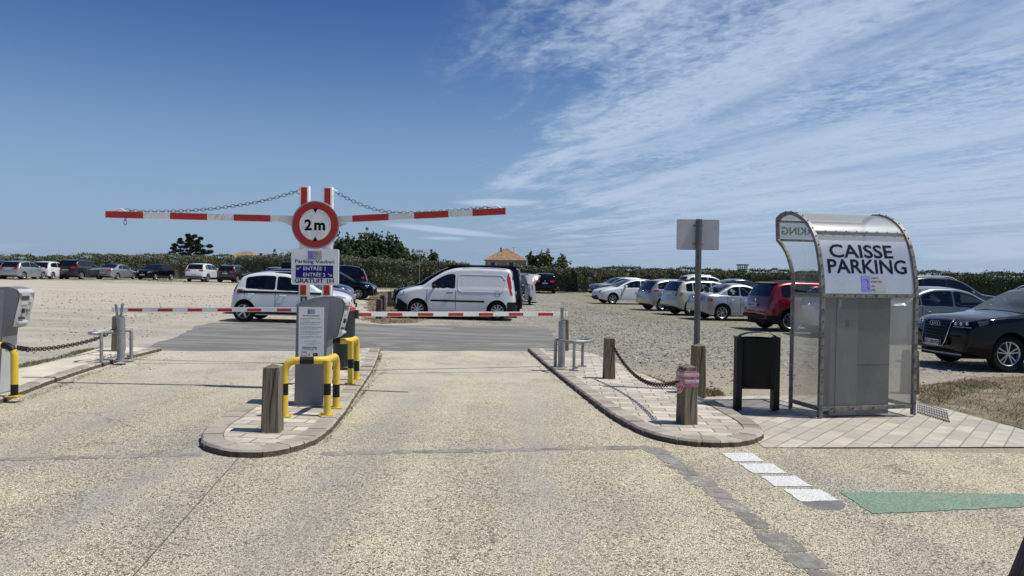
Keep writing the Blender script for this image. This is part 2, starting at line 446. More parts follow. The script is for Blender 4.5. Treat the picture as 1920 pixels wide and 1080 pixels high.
# shared materials
white = worn_paint('white_enamel', (.80, .80, .77), amt=.74, rust=(.35, .30, .24))
red = worn_paint('red_reflective', (.50, .022, .014), amt=.70, rust=(.62, .55, .50))
galv = mat('galvanised_steel', (.30, .31, .32), .5, .55, vary=.25, vscale=9, bump=.15)
darkgalv = mat('weathered_frame', (.20, .19, .175), .55, .5, vary=.5, vscale=14, bump=.3)
rusty = mat('rusted_iron', (.04, .026, .018), .8, .35, vary=.5, vscale=30)
chaincol = mat('dull_chain', (.10, .11, .12), .5, .7, vary=.3)
yellow = worn_paint('yellow_paint', (.70, .49, .04), amt=.60, rust=(.20, .16, .10))
black = mat('black_paint', (.010, .010, .011), .5, vary=.3, spec=.3)
letter = mat('black_lettering', (.006, .006, .009), .7, spec=.1)
greyplastic = mat('grey_housing', (.17, .175, .195), .5, vary=.10, bump=.05)
lightpanel = mat('light_grey_panel', (.44, .45, .46), .45, vary=.08)
signwhite = mat('sign_white', (.82, .82, .80), .4, vary=.05)
blueprint = mat('sign_blue', (.018, .010, .17), .5, spec=.2)
lilac = mat('logo_lilac', (.22, .22, .62), .5)
logogrey = mat('logo_grey', (.42, .42, .43), .5)
wood = wood_material('weathered_wood', (.095, .075, .05), (.25, .21, .15))
wooddark = wood_material('dark_old_wood', (.045, .035, .027), (.12, .10, .08))
anth = mat('anthracite_metal', (.035, .04, .045), .5, vary=.2)
concrete = mat('pale_concrete', (.50, .46, .38), .9, vary=.22, vscale=3, bump=.4, bscale=30)

# ---------------------------------------------------------------- ground
def sheet(name, pts, m, dz, label=None, kind='structure', cat=None, sub=0):
    mb = MB(); mb.add([(p[0], p[1], gz(p[0])+dz) for p in pts], [list(range(len(pts)))])
    o = mb.build(name, m, smooth=0)
    bm = bmesh.new(); bm.from_mesh(o.data); bmesh.ops.triangulate(bm, faces=bm.faces); bm.to_mesh(o.data); bm.free()
    return tag(o, label, cat, kind=kind)
def GP(l): return [G(*p).xy for p in l]
def ragged(pix, amp, seed, step=.25):
    rr = random.Random(seed); pts = [G(*p_).xy for p_ in pix]; out = []
    for A_, B_ in zip(pts, pts[1:]+pts[:1]):
        k = max(1, int((B_-A_).length/step))
        for i in range(k):
            q_ = A_.lerp(B_, i/k); out.append(q_+Vector((rr.gauss(0, amp), rr.gauss(0, amp))))
    return out

lot = lot_material(); road = road_material(); asph = asphalt_material()
S = 420
sheet('ground', [(-S, -60), (S, -60), (S, S), (-S, S)], lot, -.012)
far = G(300, 656.5); farR = G(1000, 657)
roadpts = [(-40, -12), (45, -12), (45, G(1900, 838).y)] + GP([(1436, 838), (1300, 760), (1100, 700), (1010, 657), (700, 656.5), (300, 656.5), (200, 670), (-60, 740), (-700, 905)]) + [(-40, G(0, 757).y-2)]
sheet('road', roadpts, road, -.004)
sheet('asphalt_patch', ragged([(262, 656), (300, 641), (338, 627), (365, 612), (395, 605.5), (470, 603.5), (560, 602.5), (640, 604), (735, 610), (900, 611), (1000, 611.5), (1030, 617), (1042, 630), (1043, 657.5), (700, 657.5), (300, 657.5)], .035, 12, .3), asph, .000)

# painted marks, each one a thin layer on the road
wp = painted('white_road_paint', (.95, .95, .93), .5); gp = painted('green_road_paint', (.15, .40, .25), 1.0)
for i, (q, w_) in enumerate((([(1352, 849), (1410, 849), (1433, 865), (1376, 865)], 'farthest white dash, close to the rounded kerb end'),
        ([(1385, 869), (1448, 869), (1475, 887), (1412, 887)], 'second white dash counted from the rounded kerb end'),
        ([(1425, 892), (1491, 892), (1523, 911), (1454, 912)], 'third white dash counted from the rounded kerb end'),
        ([(1468, 917), (1537, 917), (1575, 938), (1500, 940)], 'nearest white dash, touching the grey round cover'))):
    sheet('road_marking', ragged(q, .004, i, .03), wp, .0004, w_)
sheet('road_marking', ragged([(1575, 923), (1700, 923.5), (1920, 926), (2500, 934), (2500, 952), (1920, 950), (1760, 957), (1700, 960.5), (1635, 962)], .006, 9, .04), gp, .0004, 'long green painted band on the road')
cov = G(1538, 942)
mb = MB(); mb.lathe([(0, .0), (.165, .0), (.17, -.01)], (cov.x, cov.y, gz(cov.x)-.0022), 28)
tag(mb.build('utility_cover', mat('cover_grey', (.16, .155, .15), .85, vary=.25), smooth=0), 'small round grey cover in the road beside the nearest white dash', 'cover')
# dark joint, plus the barrier booms' cast shadows painted as strips across the lanes
jm = mat('joint_and_shadow_dark', (.12, .11, .10), .9, vary=.2)
def joint_or_shadow(a, b, w):
    A, B = G(*a).xy, G(*b).xy; d = (B-A).normalized(); n = Vector((-d.y, d.x))*w/2
    sheet('road_joint_or_shadow', [A+n, B+n, B-n, A-n], jm, .003)
joint_or_shadow((330, 1000), (262, 1080), .006) if False else None
joint_or_shadow((455, 850), (250, 1080), .007)
joint_or_shadow((708, 700), (1010, 697), .02); joint_or_shadow((250, 681), (552, 682), .02)  # these two strips are painted shadows of the barrier booms

# setts: strips of dark stones laid flush in the road
stone_m = island_variation('sett_stone', (.15, .135, .115), (.33, .31, .275), dirt=(.20, .18, .145), scale=11)
kerb_m = island_variation('kerb_stone', (.26, .23, .185), (.44, .40, .33), dirt=(.16, .135, .10))
kerb_face = mat('shaded_dirty_kerb_face', (.10, .08, .058), .95, vary=.5, vscale=14, bump=.8, bscale=30)  # dark brown puts the kerb side's shade into the colour, along with dirt
def sett_material():
    mt, t, b, pos = shader('road_sett')
    g = t.node('ShaderNodeNewGeometry').outputs['Random Per Island']
    c = t.mix(g, (.19, .175, .15), (.30, .285, .26)); n = t.noise(pos, 14, 7, .75)
    c = t.mix(t.ramp(n, .42, .68, 0, .8), c, (.13, .115, .095))
    pc, gap = pebble_color(t, pos, 62)
    c = t.mix(t.ramp(t.noise(pos, 4.5, 6, .7), .48, .66, 0, .75), c, pc)
    t.put(b.inputs['Base Color'], c); b.inputs['Roughness'].default_value = .8
    setbump(t, b, t.noise(pos, 35, 6, .7), .9, .012); return mt
stone_m = sett_material()
def sett_strip(pix, width, name='sett_strip', label=None):
    pts = [G(*p).xy for p in pix]; mb = MB(); rr = random.Random(5)
    for A, B in zip(pts[:-1], pts[1:]):
        L = (B-A).length; d = (B-A)/L; n = Vector((-d.y, d.x)); s = 0
        while s < L-.05:
            l = min(rr.uniform(.16, .36), L-s); w0 = width*rr.uniform(.7, 1.1)
            poly = []
            for k_ in range(14):
                a_ = 2*math.pi*k_/14; ca, sa = math.cos(a_), math.sin(a_)
                a = l/2+(l/2-.004)*abs(ca)**.45*(1 if ca > 0 else -1); b = .5*abs(sa)**.45*(1 if sa > 0 else -1)
                q = A+d*(s+a+rr.uniform(-.008, .008))+n*(b*w0+rr.uniform(-.010, .010)); poly.append(q)
            z = -.0025+rr.uniform(0, .001)
            mb.add([(q.x, q.y, gz(q.x)+z) for q in poly], [list(range(14))]); s += l
    return tag(mb.build(name, stone_m, smooth=0, merge=False), label, kind='structure')
sett_strip([(-60, 862), (378, 851)], .14); sett_strip([(600, 850), (1222, 838)], .14)
sett_strip([(1222, 838), (1330, 912), (1440, 997), (1640, 1150)], .21)

# raised islands: a slab of pavers inside a ring of kerb stones
def resample(pts, step):
    out = [pts[0]]
    for A, B in zip(pts[:-1], pts[1:]):
        k = max(1, round((B-A).length/step))
        out += [A+(B-A)*i/k for i in range(1, k+1)]
    return out
def smooth2(pts, it=2):
    for _ in range(it):
        q = [pts[0]]
        for a, b in zip(pts[:-1], pts[1:]): q += [a*.75+b*.25, a*.25+b*.75]
        q.append(pts[-1]); pts = q
    return pts
def islandpave(outer_pix, back_pix, kw, h, m, name, label, side=1):
    """outer_pix: kerb line facing the road; back_pix: the rest of the outline"""
    kerb = smooth2([G(*p, h*.15).xy for p in outer_pix]); back = [G(*p, h).xy for p in back_pix]
    root = tag(bpy.data.objects.new(name, None), label, kind='structure'); C.objects.link(root)
    ks = resample(kerb, .05); inner = []
    nrm = []
    for i, p in enumerate(ks):
        d = (ks[min(i+1, len(ks)-1)]-ks[max(0, i-1)]).normalized(); n = Vector((-d.y, d.x))*side; nrm.append(n); inner.append(p+n*kw)
    poly = [p - n*0.0 for p, n in zip(inner, nrm)] + back
    mb = MB(); n_ = len(poly)
    vs = [(p.x, p.y, gz(p.x)+h) for p in poly]; mb.add(vs, [list(range(n_))])
    for i in range(n_):
        a, b = poly[i], poly[(i+1) % n_]
        mb.add([(a.x, a.y, gz(a.x)-.05), (b.x, b.y, gz(b.x)-.05), (b.x, b.y, gz(b.x)+h), (a.x, a.y, gz(a.x)+h)], [(0, 1, 2, 3)])
    o = mb.build('paving', m, root, smooth=0)
    bm = bmesh.new(); bm.from_mesh(o.data); bmesh.ops.triangulate(bm, faces=bm.faces); bm.to_mesh(o.data); bm.free()
    mb = MB(); rr = random.Random(3); i = 0
    while i < len(ks)-2:
        k = min(rr.randint(4, 7), len(ks)-1-i); dz = rr.uniform(.003, .011); seg = range(i, i+k+1); g = .004
        top_o = []; top_i = []
        for q, j in enumerate(seg):
            p = ks[j].copy(); n = nrm[j]; d = Vector((n.y, -n.x))*side
            if q == 0: p = p + d*g
            if q == k: p = p - d*g
            top_o.append(p+n*rr.uniform(-.008, .008)); top_i.append(p+n*(kw-.006))
        Ht = h+dz
        for q in range(k):
            a, b, c, e = top_o[q], top_o[q+1], top_i[q+1], top_i[q]
            na = nrm[i]*.018
            V = [(a.x, a.y, gz(a.x)-.05), (b.x, b.y, gz(b.x)-.05), (b.x, b.y, gz(b.x)+Ht-.02), (a.x, a.y, gz(a.x)+Ht-.02),
                 (a.x+na.x, a.y+na.y, gz(a.x)+Ht), (b.x+na.x, b.y+na.y, gz(b.x)+Ht), (c.x, c.y, gz(c.x)+Ht), (e.x, e.y, gz(e.x)+Ht),
                 (c.x, c.y, gz(c.x)-.02), (e.x, e.y, gz(e.x)-.02)]
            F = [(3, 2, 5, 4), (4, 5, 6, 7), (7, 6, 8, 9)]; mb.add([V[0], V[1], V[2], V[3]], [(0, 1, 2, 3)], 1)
            if q == 0: F += [(0, 3, 4, 7, 9)]
            if q == k-1: F += [(1, 8, 6, 5, 2)]
            mb.add(V, F)
        i += k
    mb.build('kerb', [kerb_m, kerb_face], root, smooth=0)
    return root
pv_c = paver_material('pale_pavers', R(4), .34, .18, (.60, .54, .44), (.36, .325, .27), mort=(.16, .14, .105), dark=.65)
pv_p = paver_material('plaza_slabs', R(-52), .48, .17, (.52, .475, .39), (.37, .34, .285), mort=(.25, .225, .18), dark=.5)
HI = .058
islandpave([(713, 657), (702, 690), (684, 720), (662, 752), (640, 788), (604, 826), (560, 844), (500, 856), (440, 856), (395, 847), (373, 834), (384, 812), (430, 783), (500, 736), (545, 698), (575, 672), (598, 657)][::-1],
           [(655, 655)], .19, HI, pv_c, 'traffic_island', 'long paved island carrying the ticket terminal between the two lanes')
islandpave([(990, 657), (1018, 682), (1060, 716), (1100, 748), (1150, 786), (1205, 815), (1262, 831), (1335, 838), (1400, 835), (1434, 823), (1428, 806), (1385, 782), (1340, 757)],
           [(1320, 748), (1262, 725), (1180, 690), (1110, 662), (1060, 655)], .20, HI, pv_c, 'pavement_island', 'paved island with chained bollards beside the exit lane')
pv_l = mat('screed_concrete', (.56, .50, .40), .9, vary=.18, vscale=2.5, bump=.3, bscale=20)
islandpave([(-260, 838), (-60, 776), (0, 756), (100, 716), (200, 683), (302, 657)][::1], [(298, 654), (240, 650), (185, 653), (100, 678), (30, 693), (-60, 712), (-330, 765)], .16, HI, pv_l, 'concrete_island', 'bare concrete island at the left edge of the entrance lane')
# plaza under the shelter
sheet('paved_plaza', GP([(1300, 745), (1325, 744), (1480, 741), (1560, 742), (1722, 757), (1780, 768), (1920, 806), (2300, 905), (2300, 900), (2260, 838), (1920, 838), (1436, 839), (1400, 800)][:8]) + GP([(2150, 838), (1920, 838), (1432, 839), (1380, 790)]), pv_p, .0006)
# drain grating beside the shelter
a = [G(*p) for p in ((1722, 757), (1778, 772), (1724, 775), (1690, 764))]
mb = MB()
gm = mat('grating', (.38, .355, .31), .6, .4)
cA, cB, cC = G(1722, 757.5).xy, G(1776, 773).xy, G(1722, 774.5).xy
dU = (cB-cA); dV = (cC-cA)
for i in range(0, 13):
    t = i/12; p = cA+dU*t; q = p+dV*(1.0)
    mb.box(((p.x+q.x)/2, (p.y+q.y)/2, gz(p.x)+.014), (.012, (q-p).length, .012), rz=math.atan2((q-p).y, (q-p).x)-math.pi/2)
for i in range(0, 5):
    t = i/4; p = cA+dV*t; q = p+dU
    mb.box(((p.x+q.x)/2, (p.y+q.y)/2, gz(p.x)+.016), ((q-p).length, .010, .012), rz=math.atan2((q-p).y, (q-p).x))
tag(mb.build('drain_grate', gm, smooth=0), 'metal drain grating set in the paving at the right foot of the shelter', 'grating')

# ---------------------------------------------------------------- cars
def pchip(pts):
    xs = [p[0] for p in pts]; ys = [p[1] for p in pts]; n = len(xs)
    h = [xs[i+1]-xs[i] for i in range(n-1)]; d = [(ys[i+1]-ys[i])/h[i] for i in range(n-1)]
    mm = [d[0]]+[0 if d[i-1]*d[i] <= 0 else 3*(h[i-1]+h[i])/((2*h[i]+h[i-1])/d[i-1]+(h[i]+2*h[i-1])/d[i]) for i in range(1, n-1)]+[d[-1]]
    def f(x):
        x = min(max(x, xs[0]), xs[-1]); i = 0
        while i < n-2 and x > xs[i+1]: i += 1
        t = (x-xs[i])/h[i]; t2 = t*t; t3 = t2*t
        return (2*t3-3*t2+1)*ys[i]+(t3-2*t2+t)*h[i]*mm[i]+(-2*t3+3*t2)*ys[i+1]+(t3-t2)*h[i]*mm[i+1]
    return f
glass = mat('car_glass', (.006, .008, .009), .05, spec=.38)
glassl = mat('car_glass_pale', (.035, .045, .046), .05, spec=.5)
def clear_glass():
    mt = bpy.data.materials.new('clear_car_glass'); mt.use_nodes = True; t = NT(mt.node_tree); t.n.clear()
    out = t.node('ShaderNodeOutputMaterial'); tr = t.node('ShaderNodeBsdfTransparent'); tr.inputs[0].default_value = (.58, .66, .64, 1)
    gl_ = t.node('ShaderNodeBsdfGlossy'); gl_.inputs['Roughness'].default_value = .02; gl_.inputs[0].default_value = (.9, .9, .9, 1)
    fr2 = t.node('ShaderNodeFresnel'); fr2.inputs[0].default_value = 1.5
    m3 = t.node('ShaderNodeMixShader'); t.put(m3.inputs[0], t.m('MULTIPLY', fr2.outputs[0], 1.2)); t.l.new(tr.outputs[0], m3.inputs[1]); t.l.new(gl_.outputs[0], m3.inputs[2]); t.l.new(m3.outputs[0], out.inputs[0]); return mt
clearglass = clear_glass(); frit = mat('black_glass_edge', (.006, .006, .007), .15, spec=.4); seatm = mat('seat_fabric', (.035, .037, .042), .85, vary=.2)
rubber = mat('tyre_rubber', (.010, .010, .010), .9, vary=.3, spec=.2)
alloy = mat('alloy', (.52, .53, .54), .32, .75)
alloyd = mat('alloy_dark', (.03, .03, .032), .4, .4)
cladm = mat('black_cladding', (.011, .011, .012), .65, vary=.2, spec=.25)
under = mat('underbody_dark', (.008, .008, .008), .9)
chrome = mat('chrome', (.65, .66, .67), .12, 1.)
lampred = mat('tail_lamp_red', (.45, .008, .010), .12, coat=1)
lampclr = mat('head_lamp_clear', (.40, .43, .46), .10, .5, coat=1)
lampdk = mat('head_lamp_dark', (.06, .065, .07), .12, .3, coat=1)
plw = mat('plate_white', (.60, .60, .58), .4); ply = mat('plate_yellow', (.55, .40, .05), .4)
orange = mat('lamp_orange', (.8, .25, .02), .2, coat=1)
def paint(name, col, metal=.3, rough=.32): return mat(name, col, rough, metal, coat=1., vary=.05, vscale=3)
P = dict(white=mat('paint_white', (.64, .66, .67), .35, 0, coat=.6, vary=.04, vscale=3), silver=paint('paint_silver', (.36, .38, .40), .55, .34),
         dgrey=paint('paint_dark_grey', (.03, .032, .038), .5, .2), brown=paint('paint_brown_grey', (.06, .056, .054), .5, .2),
         black=mat('paint_black', (.003, .0035, .008), .07, 0, spec=.3), navy=paint('paint_navy', (.010, .014, .045), .4, .15), red=paint('paint_red', (.20, .005, .009), .35, .22),
         cream=paint('paint_cream', (.50, .48, .40), .15), green=paint('paint_green_grey', (.10, .13, .135), .55), grey=paint('paint_grey', (.13, .14, .145), .5))
WHEELS = {}
def wheel_meshes(r, style):
    key = (round(r, 3), style)
    if key in WHEELS: return WHEELS[key]
    w = .205; rr = r*.66
    t = MB(); t.lathe([(rr, -w/2+.01), (r*.9, -w/2), (r*.97, -w/2+.02), (r, -w/2+.05), (r, w/2-.05), (r*.97, w/2-.02), (r*.9, w/2), (rr, w/2-.01), (rr*.97, w/2-.03)], n=36, axis='y')
    to = t.build('tyre', rubber, smooth=40); tm = to.data; bpy.data.objects.remove(to)
    q = MB()
    q.lathe([(rr+.004, w/2-.012), (rr-.004, w/2-.004), (rr*.90, w/2-.02), (rr*.88, w/2-.06)], n=36, axis='y')
    q.lathe([(rr*.9, w/2-.085), (0, w/2-.075)], n=36, axis='y', mi=1)
    q.lathe([(rr*.22, w/2-.07), (rr*.2, w/2-.02), (0.0, w/2-.015)], n=16, axis='y')
    spokes = {'five': (5, .17, .24, .26), 'seven': (7, .12, .15, .2), 'double': (10, .09, .10, .10), 'cap': (9, .15, .19, .31), 'twist': (5, .2, .34, .2)}[style]
    n, w0, w1, _ = spokes
    for i in range(n):
        a = 2*math.pi*i/n + .3
        if style == 'double': a = 2*math.pi*(i//2)/5+.3+(.16 if i % 2 else -.16)
        ca, sa = math.cos(a), math.sin(a)
        def pt(u, v, y): return (u*ca-v*sa, y, u*sa+v*ca)
        u0, u1 = rr*.16, rr*.92
        if style == 'double': sk = .04*rr*(1 if i % 2 else -1)
        else: sk = rr*.22 if style == 'twist' else 0
        V = []
        for (u, hw, y) in ((u0, w0*rr*.5, w/2-.02), (u1, w1*rr*.5, w/2-.022)):
            s_ = sk if u == u1 else 0
            V += [pt(u, -hw+s_, y), pt(u, hw+s_, y), pt(u, hw*1.1+s_, y-.05), pt(u, -hw*1.1+s_, y-.05)]
        q.add(V, [(0, 4, 5, 1), (1, 5, 6, 2), (0, 3, 7, 4), (0, 1, 2, 3), (4, 7, 6, 5)])
    ro = q.build('rim', [alloy, alloyd], smooth=30); rm = ro.data; bpy.data.objects.remove(ro)
    WHEELS[key] = (tm, rm); return tm, rm

def linkmesh(name, me, parent, loc=(0, 0, 0), rz=0.):
    o = bpy.data.objects.new(name, me); C.objects.link(o); o.parent = parent; o.location = loc; o.rotation_euler = (0, 0, rz); return o

# silhouettes (distance from the nose, height)
SIL = {
 'hatch': dict(L=4.0, W=1.72, wb=(.82, 3.28), r=.305, belt=(.90, 1.0), rearg=(3.50, 3.86), ws=(1.08, 1.92), side=((1.42, 2.42), (2.47, 3.52)),
    p=[(0, .52), (.04, .66), (.14, .76), (.4, .85), (.75, .92), (1.05, .97), (1.5, 1.2), (1.95, 1.40), (2.35, 1.46), (2.9, 1.455), (3.3, 1.40), (3.52, 1.33), (3.72, 1.13), (3.88, .93), (3.95, .80), (4.0, .52)]),
 'twin': dict(L=3.6, W=1.64, wb=(.62, 3.11), r=.30, belt=(.93, 1.04), rearg=(3.2, 3.40), ws=(.82, 1.50), side=((1.08, 2.12), (2.17, 3.08)),
    p=[(0, .56), (.05, .74), (.16, .86), (.42, .95), (.78, 1.03), (1.15, 1.25), (1.52, 1.43), (1.95, 1.53), (2.5, 1.55), (2.95, 1.50), (3.2, 1.41), (3.34, 1.22), (3.47, .95), (3.54, .80), (3.6, .52)]),
 'suv': dict(L=4.38, W=1.83, wb=(.88, 3.52), r=.345, belt=(1.02, 1.12), rearg=(3.92, 4.2), ws=(1.25, 2.05), side=((1.62, 2.55), (2.60, 3.45), (3.50, 3.82)),
    p=[(0, .62), (.04, .80), (.10, .92), (.32, 1.0), (.8, 1.06), (1.22, 1.12), (1.65, 1.36), (2.08, 1.57), (2.5, 1.64), (3.2, 1.645), (3.7, 1.59), (3.95, 1.51), (4.10, 1.32), (4.22, 1.08), (4.30, .85), (4.38, .60)]),
 'coupe': dict(L=4.4, W=1.76, wb=(.86, 3.45), r=.31, belt=(.86, .95), rearg=(2.95, 3.62), ws=(1.2, 2.05), side=((1.55, 2.6), (2.65, 3.2)),
    p=[(0, .48), (.05, .60), (.18, .68), (.6, .79), (1.18, .88), (1.65, 1.13), (2.1, 1.33), (2.5, 1.385), (2.85, 1.365), (3.25, 1.22), (3.68, 1.03), (4.1, 1.0), (4.28, .94), (4.35, .78), (4.4, .5)]),
 'sedan': dict(L=4.6, W=1.78, wb=(.88, 3.58), r=.315, belt=(.93, 1.02), rearg=(3.3, 3.95), ws=(1.2, 2.0), side=((1.5, 2.5), (2.55, 3.45), (3.5, 3.72)),
    p=[(0, .52), (.05, .66), (.18, .75), (.6, .86), (1.18, .97), (1.65, 1.23), (2.05, 1.42), (2.5, 1.49), (3.0, 1.48), (3.35, 1.40), (3.7, 1.24), (3.98, 1.10), (4.3, 1.07), (4.48, 1.0), (4.55, .8), (4.6, .55)]),
 'kango': dict(L=4.21, W=1.83, wb=(.86, 3.56), r=.315, belt=(1.04, 1.10), rearg=(3.99, 4.08), ws=(.98, 1.80), side=((1.30, 2.12),), tumble=.16,
    p=[(0, .55), (.05, .74), (.12, .87), (.35, .99), (.7, 1.08), (.96, 1.14), (1.35, 1.42), (1.78, 1.68), (2.15, 1.78), (2.8, 1.82), (3.5, 1.81), (3.92, 1.78), (4.03, 1.70), (4.09, 1.35), (4.15, .95), (4.21, .52)]),
 'van': dict(L=4.85, W=1.9, wb=(.9, 3.95), r=.335, belt=(1.1, 1.16), rearg=(4.62, 4.70), ws=(.95, 2.0), side=((1.5, 2.4), (2.5, 3.6), (3.7, 4.5)), tumble=.16,
    p=[(0, .60), (.05, .80), (.15, .95), (.5, 1.05), (.92, 1.17), (1.4, 1.52), (2.0, 1.86), (2.35, 1.96), (3.0, 1.98), (4.0, 1.98), (4.5, 1.95), (4.64, 1.87), (4.72, 1.5), (4.79, 1.0), (4.85, .55)]),
}
def car(kind, label, where, heading, col, name='parked_car', cat='car', group='cars parked in the gravel car park', wheel='seven', anchor=None,
        L=None, H=None, W=None, style='', see=False, plate='white', text=None, tail=None, head=None, gl=None, roof=None, rails=None, clad=False, seams=True):
    """where: pixel of the ground contact of the anchor wheel (fl, fr, rl, rr) or of the body's centre"""
    S_ = SIL[kind]; kx = (L or S_['L'])/S_['L']; Hm = max(p[1] for p in S_['p']); kz = (H or Hm)/Hm
    L = S_['L']*kx; W = W or S_['W']; W2 = W/2
    pr = [(a*kx, b*kz) for a, b in S_['p']]; zt = pchip(pr)
    b0, b1 = S_['belt'][0]*kz, S_['belt'][1]*kz; tum = S_.get('tumble', .30)
    wf, wr = S_['wb'][0]*kx, S_['wb'][1]*kx; r = S_['r']; Ra = r+.055
    sill = .21 if not (kind == 'suv') else .26
    belt = lambda s: b0+(b1-b0)*s/L
    def zb(s):
        z = sill+max(0, .35-s)*.25+max(0, s-(L-.35))*.35
        for q in (wf, wr):
            if abs(s-q) < Ra: z = max(z, r+math.sqrt(Ra*Ra-(s-q)**2))
        return z
    def Ws(s):
        c, e = .19, .62
        w = W2
        if s < e: w -= c*(1-math.sqrt(max(0, 1-(1-s/e)**2)))
        if s > L-e*.8: w -= c*.8*(1-math.sqrt(max(0, 1-(1-(L-s)/(e*.8))**2)))
        return w
    def Y(s, z):
        w = Ws(s); B = belt(s)
        y = w-.10*max(0, (.42-z))**1.3-.025*max(0, (z-.42)/(B-.42))**2*(1 if z < B else 1)
        for q in (wf, wr): y += .018*math.exp(-((s-q)/.42)**2-((z-.55)/.25)**2)
        if z > B: y = w-.025-(z-B)*tum-.018*min(1, (z-B)/.03)
        top = zt(s); rd = .13 if top < B+.12 else .10
        t = (z-(top-rd))/rd
        if t > 0: y -= (.10 if top < B+.12 else .075)*(1-math.sqrt(max(0, 1-min(t, 1)**2)))
        return max(y, .05)
    def Pm(s, y, z):
        bf = .14*max(0, 1-s/.9)**1.5; br = .10*max(0, 1-(L-s)/.8)**1.5
        s2 = s+bf*(y/W2)**2-br*(y/W2)**2
        return Vector((L/2-s2, y, z))
    rs = range(len(pr))
    def inv(z, front=True):
        lo, hi = (0, wf) if front else (L, wr)
        for _ in range(30):
            md = (lo+hi)/2
            if zt(md) < z: lo = md
            else: hi = md
        return (lo+hi)/2
    root = empty(name, (0, 0, 0), label, cat, group)
    # body shell
    NS = 100 if see else 46
    st = sorted(set([p[0] for p in pr]+[L*i/NS for i in range(NS+1)]+[q+Ra*math.cos(math.pi*i/12) for q in (wf, wr) for i in range(13)]+[q+sg*(Ra+.004) for q in (wf, wr) for sg in (-1, 1)]))
    st2 = [st[0]]
    for s in st[1:]:
        if s-st2[-1] > .003: st2.append(s)
    st = [s for s in st2 if 0 <= s <= L]
    NZ = 28 if see else 16; rows = []; rz_ = []
    for s in st:
        z0, z1 = zb(s), zt(s); z1 = max(z1, z0+.02); B = belt(s); side = []
        for j in range(NZ+1):
            f = 1-(1-j/NZ)**1.7; side.append((z0+(z1-z0)*f))
        rt = []; rz_.append(side)
        for z in side: rt.append(Pm(s, Y(s, z), z))
        yt = Y(s, z1); NT_ = 8
        topr = [Pm(s, yt*(1-2*k/NT_), z1+.035*(1-(1-2*k/NT_)**2)*min(1, yt/.5)*min(1, s/.3, (L-s)/.3)) for k in range(1, NT_)]
        lt = [Pm(s, -Y(s, z), z) for z in reversed(side)]
        rows.append(rt+topr+lt+[rt[0]])
    zr = lambda s: zt(s)-(.075 if kind not in ('kango',) else .13)
    def wincols(a, b, k):
        cols = []
        for s in [a+(b-a)*i/k for i in range(k+1)]:
            lo, hi = belt(s)+.025, zr(s)
            if kind == 'kango': hi = min(hi, 1.50)
            e = min((s-a), (b-s))
            if e < .04: hi -= (.04-e)*.9; lo += (.04-e)*.6
            if hi-lo > (.12 if see else .025): cols.append((s, lo, hi))
        return cols
    wlist = [c_ for c_ in (wincols(a*kx, b*kx, 20 if see else 14) for a, b in S_['side']) if len(c_) > 2]
    wsr = (S_['ws'][0]*kx, S_['ws'][1]*kx); rgr = (S_['rearg'][0]*kx, S_['rearg'][1]*kx)
    def inwin(s, z):
        for c_ in wlist:
            if c_[0][0] <= s <= c_[-1][0]:
                for q in range(len(c_)-1):
                    if c_[q][0] <= s <= c_[q+1][0]:
                        t = (s-c_[q][0])/(c_[q+1][0]-c_[q][0]); return c_[q][1]*(1-t)+c_[q+1][1]*t <= z <= c_[q][2]*(1-t)+c_[q+1][2]*t
        return False
    def skip(i, j):
        if not see: return False
        n_ = NZ+1; s0, s1 = st[i], st[i+1]
        if j < NZ: jj = (j, j+1)
        elif j < NZ+8:
            if j in (NZ, NZ+7): return False
            for a, b in (wsr, rgr):
                if a <= s0 and s1 <= b: return True
            return False
        elif j < 2*NZ+8: k = j-(NZ+8); jj = (NZ-k-1, NZ-k)
        else: return False
        return all(inwin(st[a], rz_[a][b]) for a in (i, i+1) for b in jj)
    mb = MB(); mb.grid(rows, skip=skip); n = len(rows[0])
    mb.add(rows[0][:-1], [list(range(n-1))]); mb.add(rows[-1][:-1], [list(range(n-1))])
    body = mb.build('body', P[col], root, smooth=38)
    def top_z(s, y, off=0.0):
        yt = Y(s, zt(s)); return zt(s)+.035*(1-min(1, abs(y)/yt)**2)*min(1, yt/.5)*min(1, s/.3, (L-s)/.3)+off
    def sidepatch(nm, cols, m_, off=.006, both=True, parent=None):
        """cols: list of (s, zlo, zhi)"""
        out = []
        for sg in ((1, -1) if both else (1,)):
            q = MB(); rw = []
            for (s, a, b) in cols: rw.append([Pm(s, sg*(Y(s, a+(b-a)*k/5)+off), a+(b-a)*k/5) for k in range(6)])
            q.grid(rw); out.append(q.build(nm, m_, parent or root, smooth=40))
        return out
    def endpatch(nm, cols, m_, front=True, off=.010, parent=None):
        """cols: list of (y, zlo, zhi) on the nose or the tail"""
        q = MB(); rw = []
        for (y, a, b) in cols:
            c_ = []
            for k in range(7):
                z = a+(b-a)*k/6
                s = 0 if (front and z < zt(0)) else (L if (not front and z < zt(L)) else inv(z, front))
                ym = Y(s, min(z, zt(s)))
                yy = max(-ym-.004, min(ym+.004, y)); c_.append(Pm(s-off if front else s+off, yy, z+.004))
            rw.append(c_)
        q.grid(rw); return q.build(nm, m_, parent or root, smooth=40)
    lin = lambda a, b, k: [a+(b-a)*i/k for i in range(k+1)]
    G_ = gl or glass
    # windows
    if see: G_ = [clearglass, frit]
    for cols in wlist:
        if not see: sidepatch('side_window', cols, G_, off=.005)
        else:
            for sg in (1, -1):
                q = MB(); q.grid([[Pm(s, sg*(Y(s, a+(b-a)*k/9)+.005), a+(b-a)*k/9) for k in range(10)] for s, a, b in cols], border=1); q.build('side_window', G_, root, smooth=40)
    a, b = S_['ws'][0]*kx, S_['ws'][1]*kx
    q = MB(); rw = []
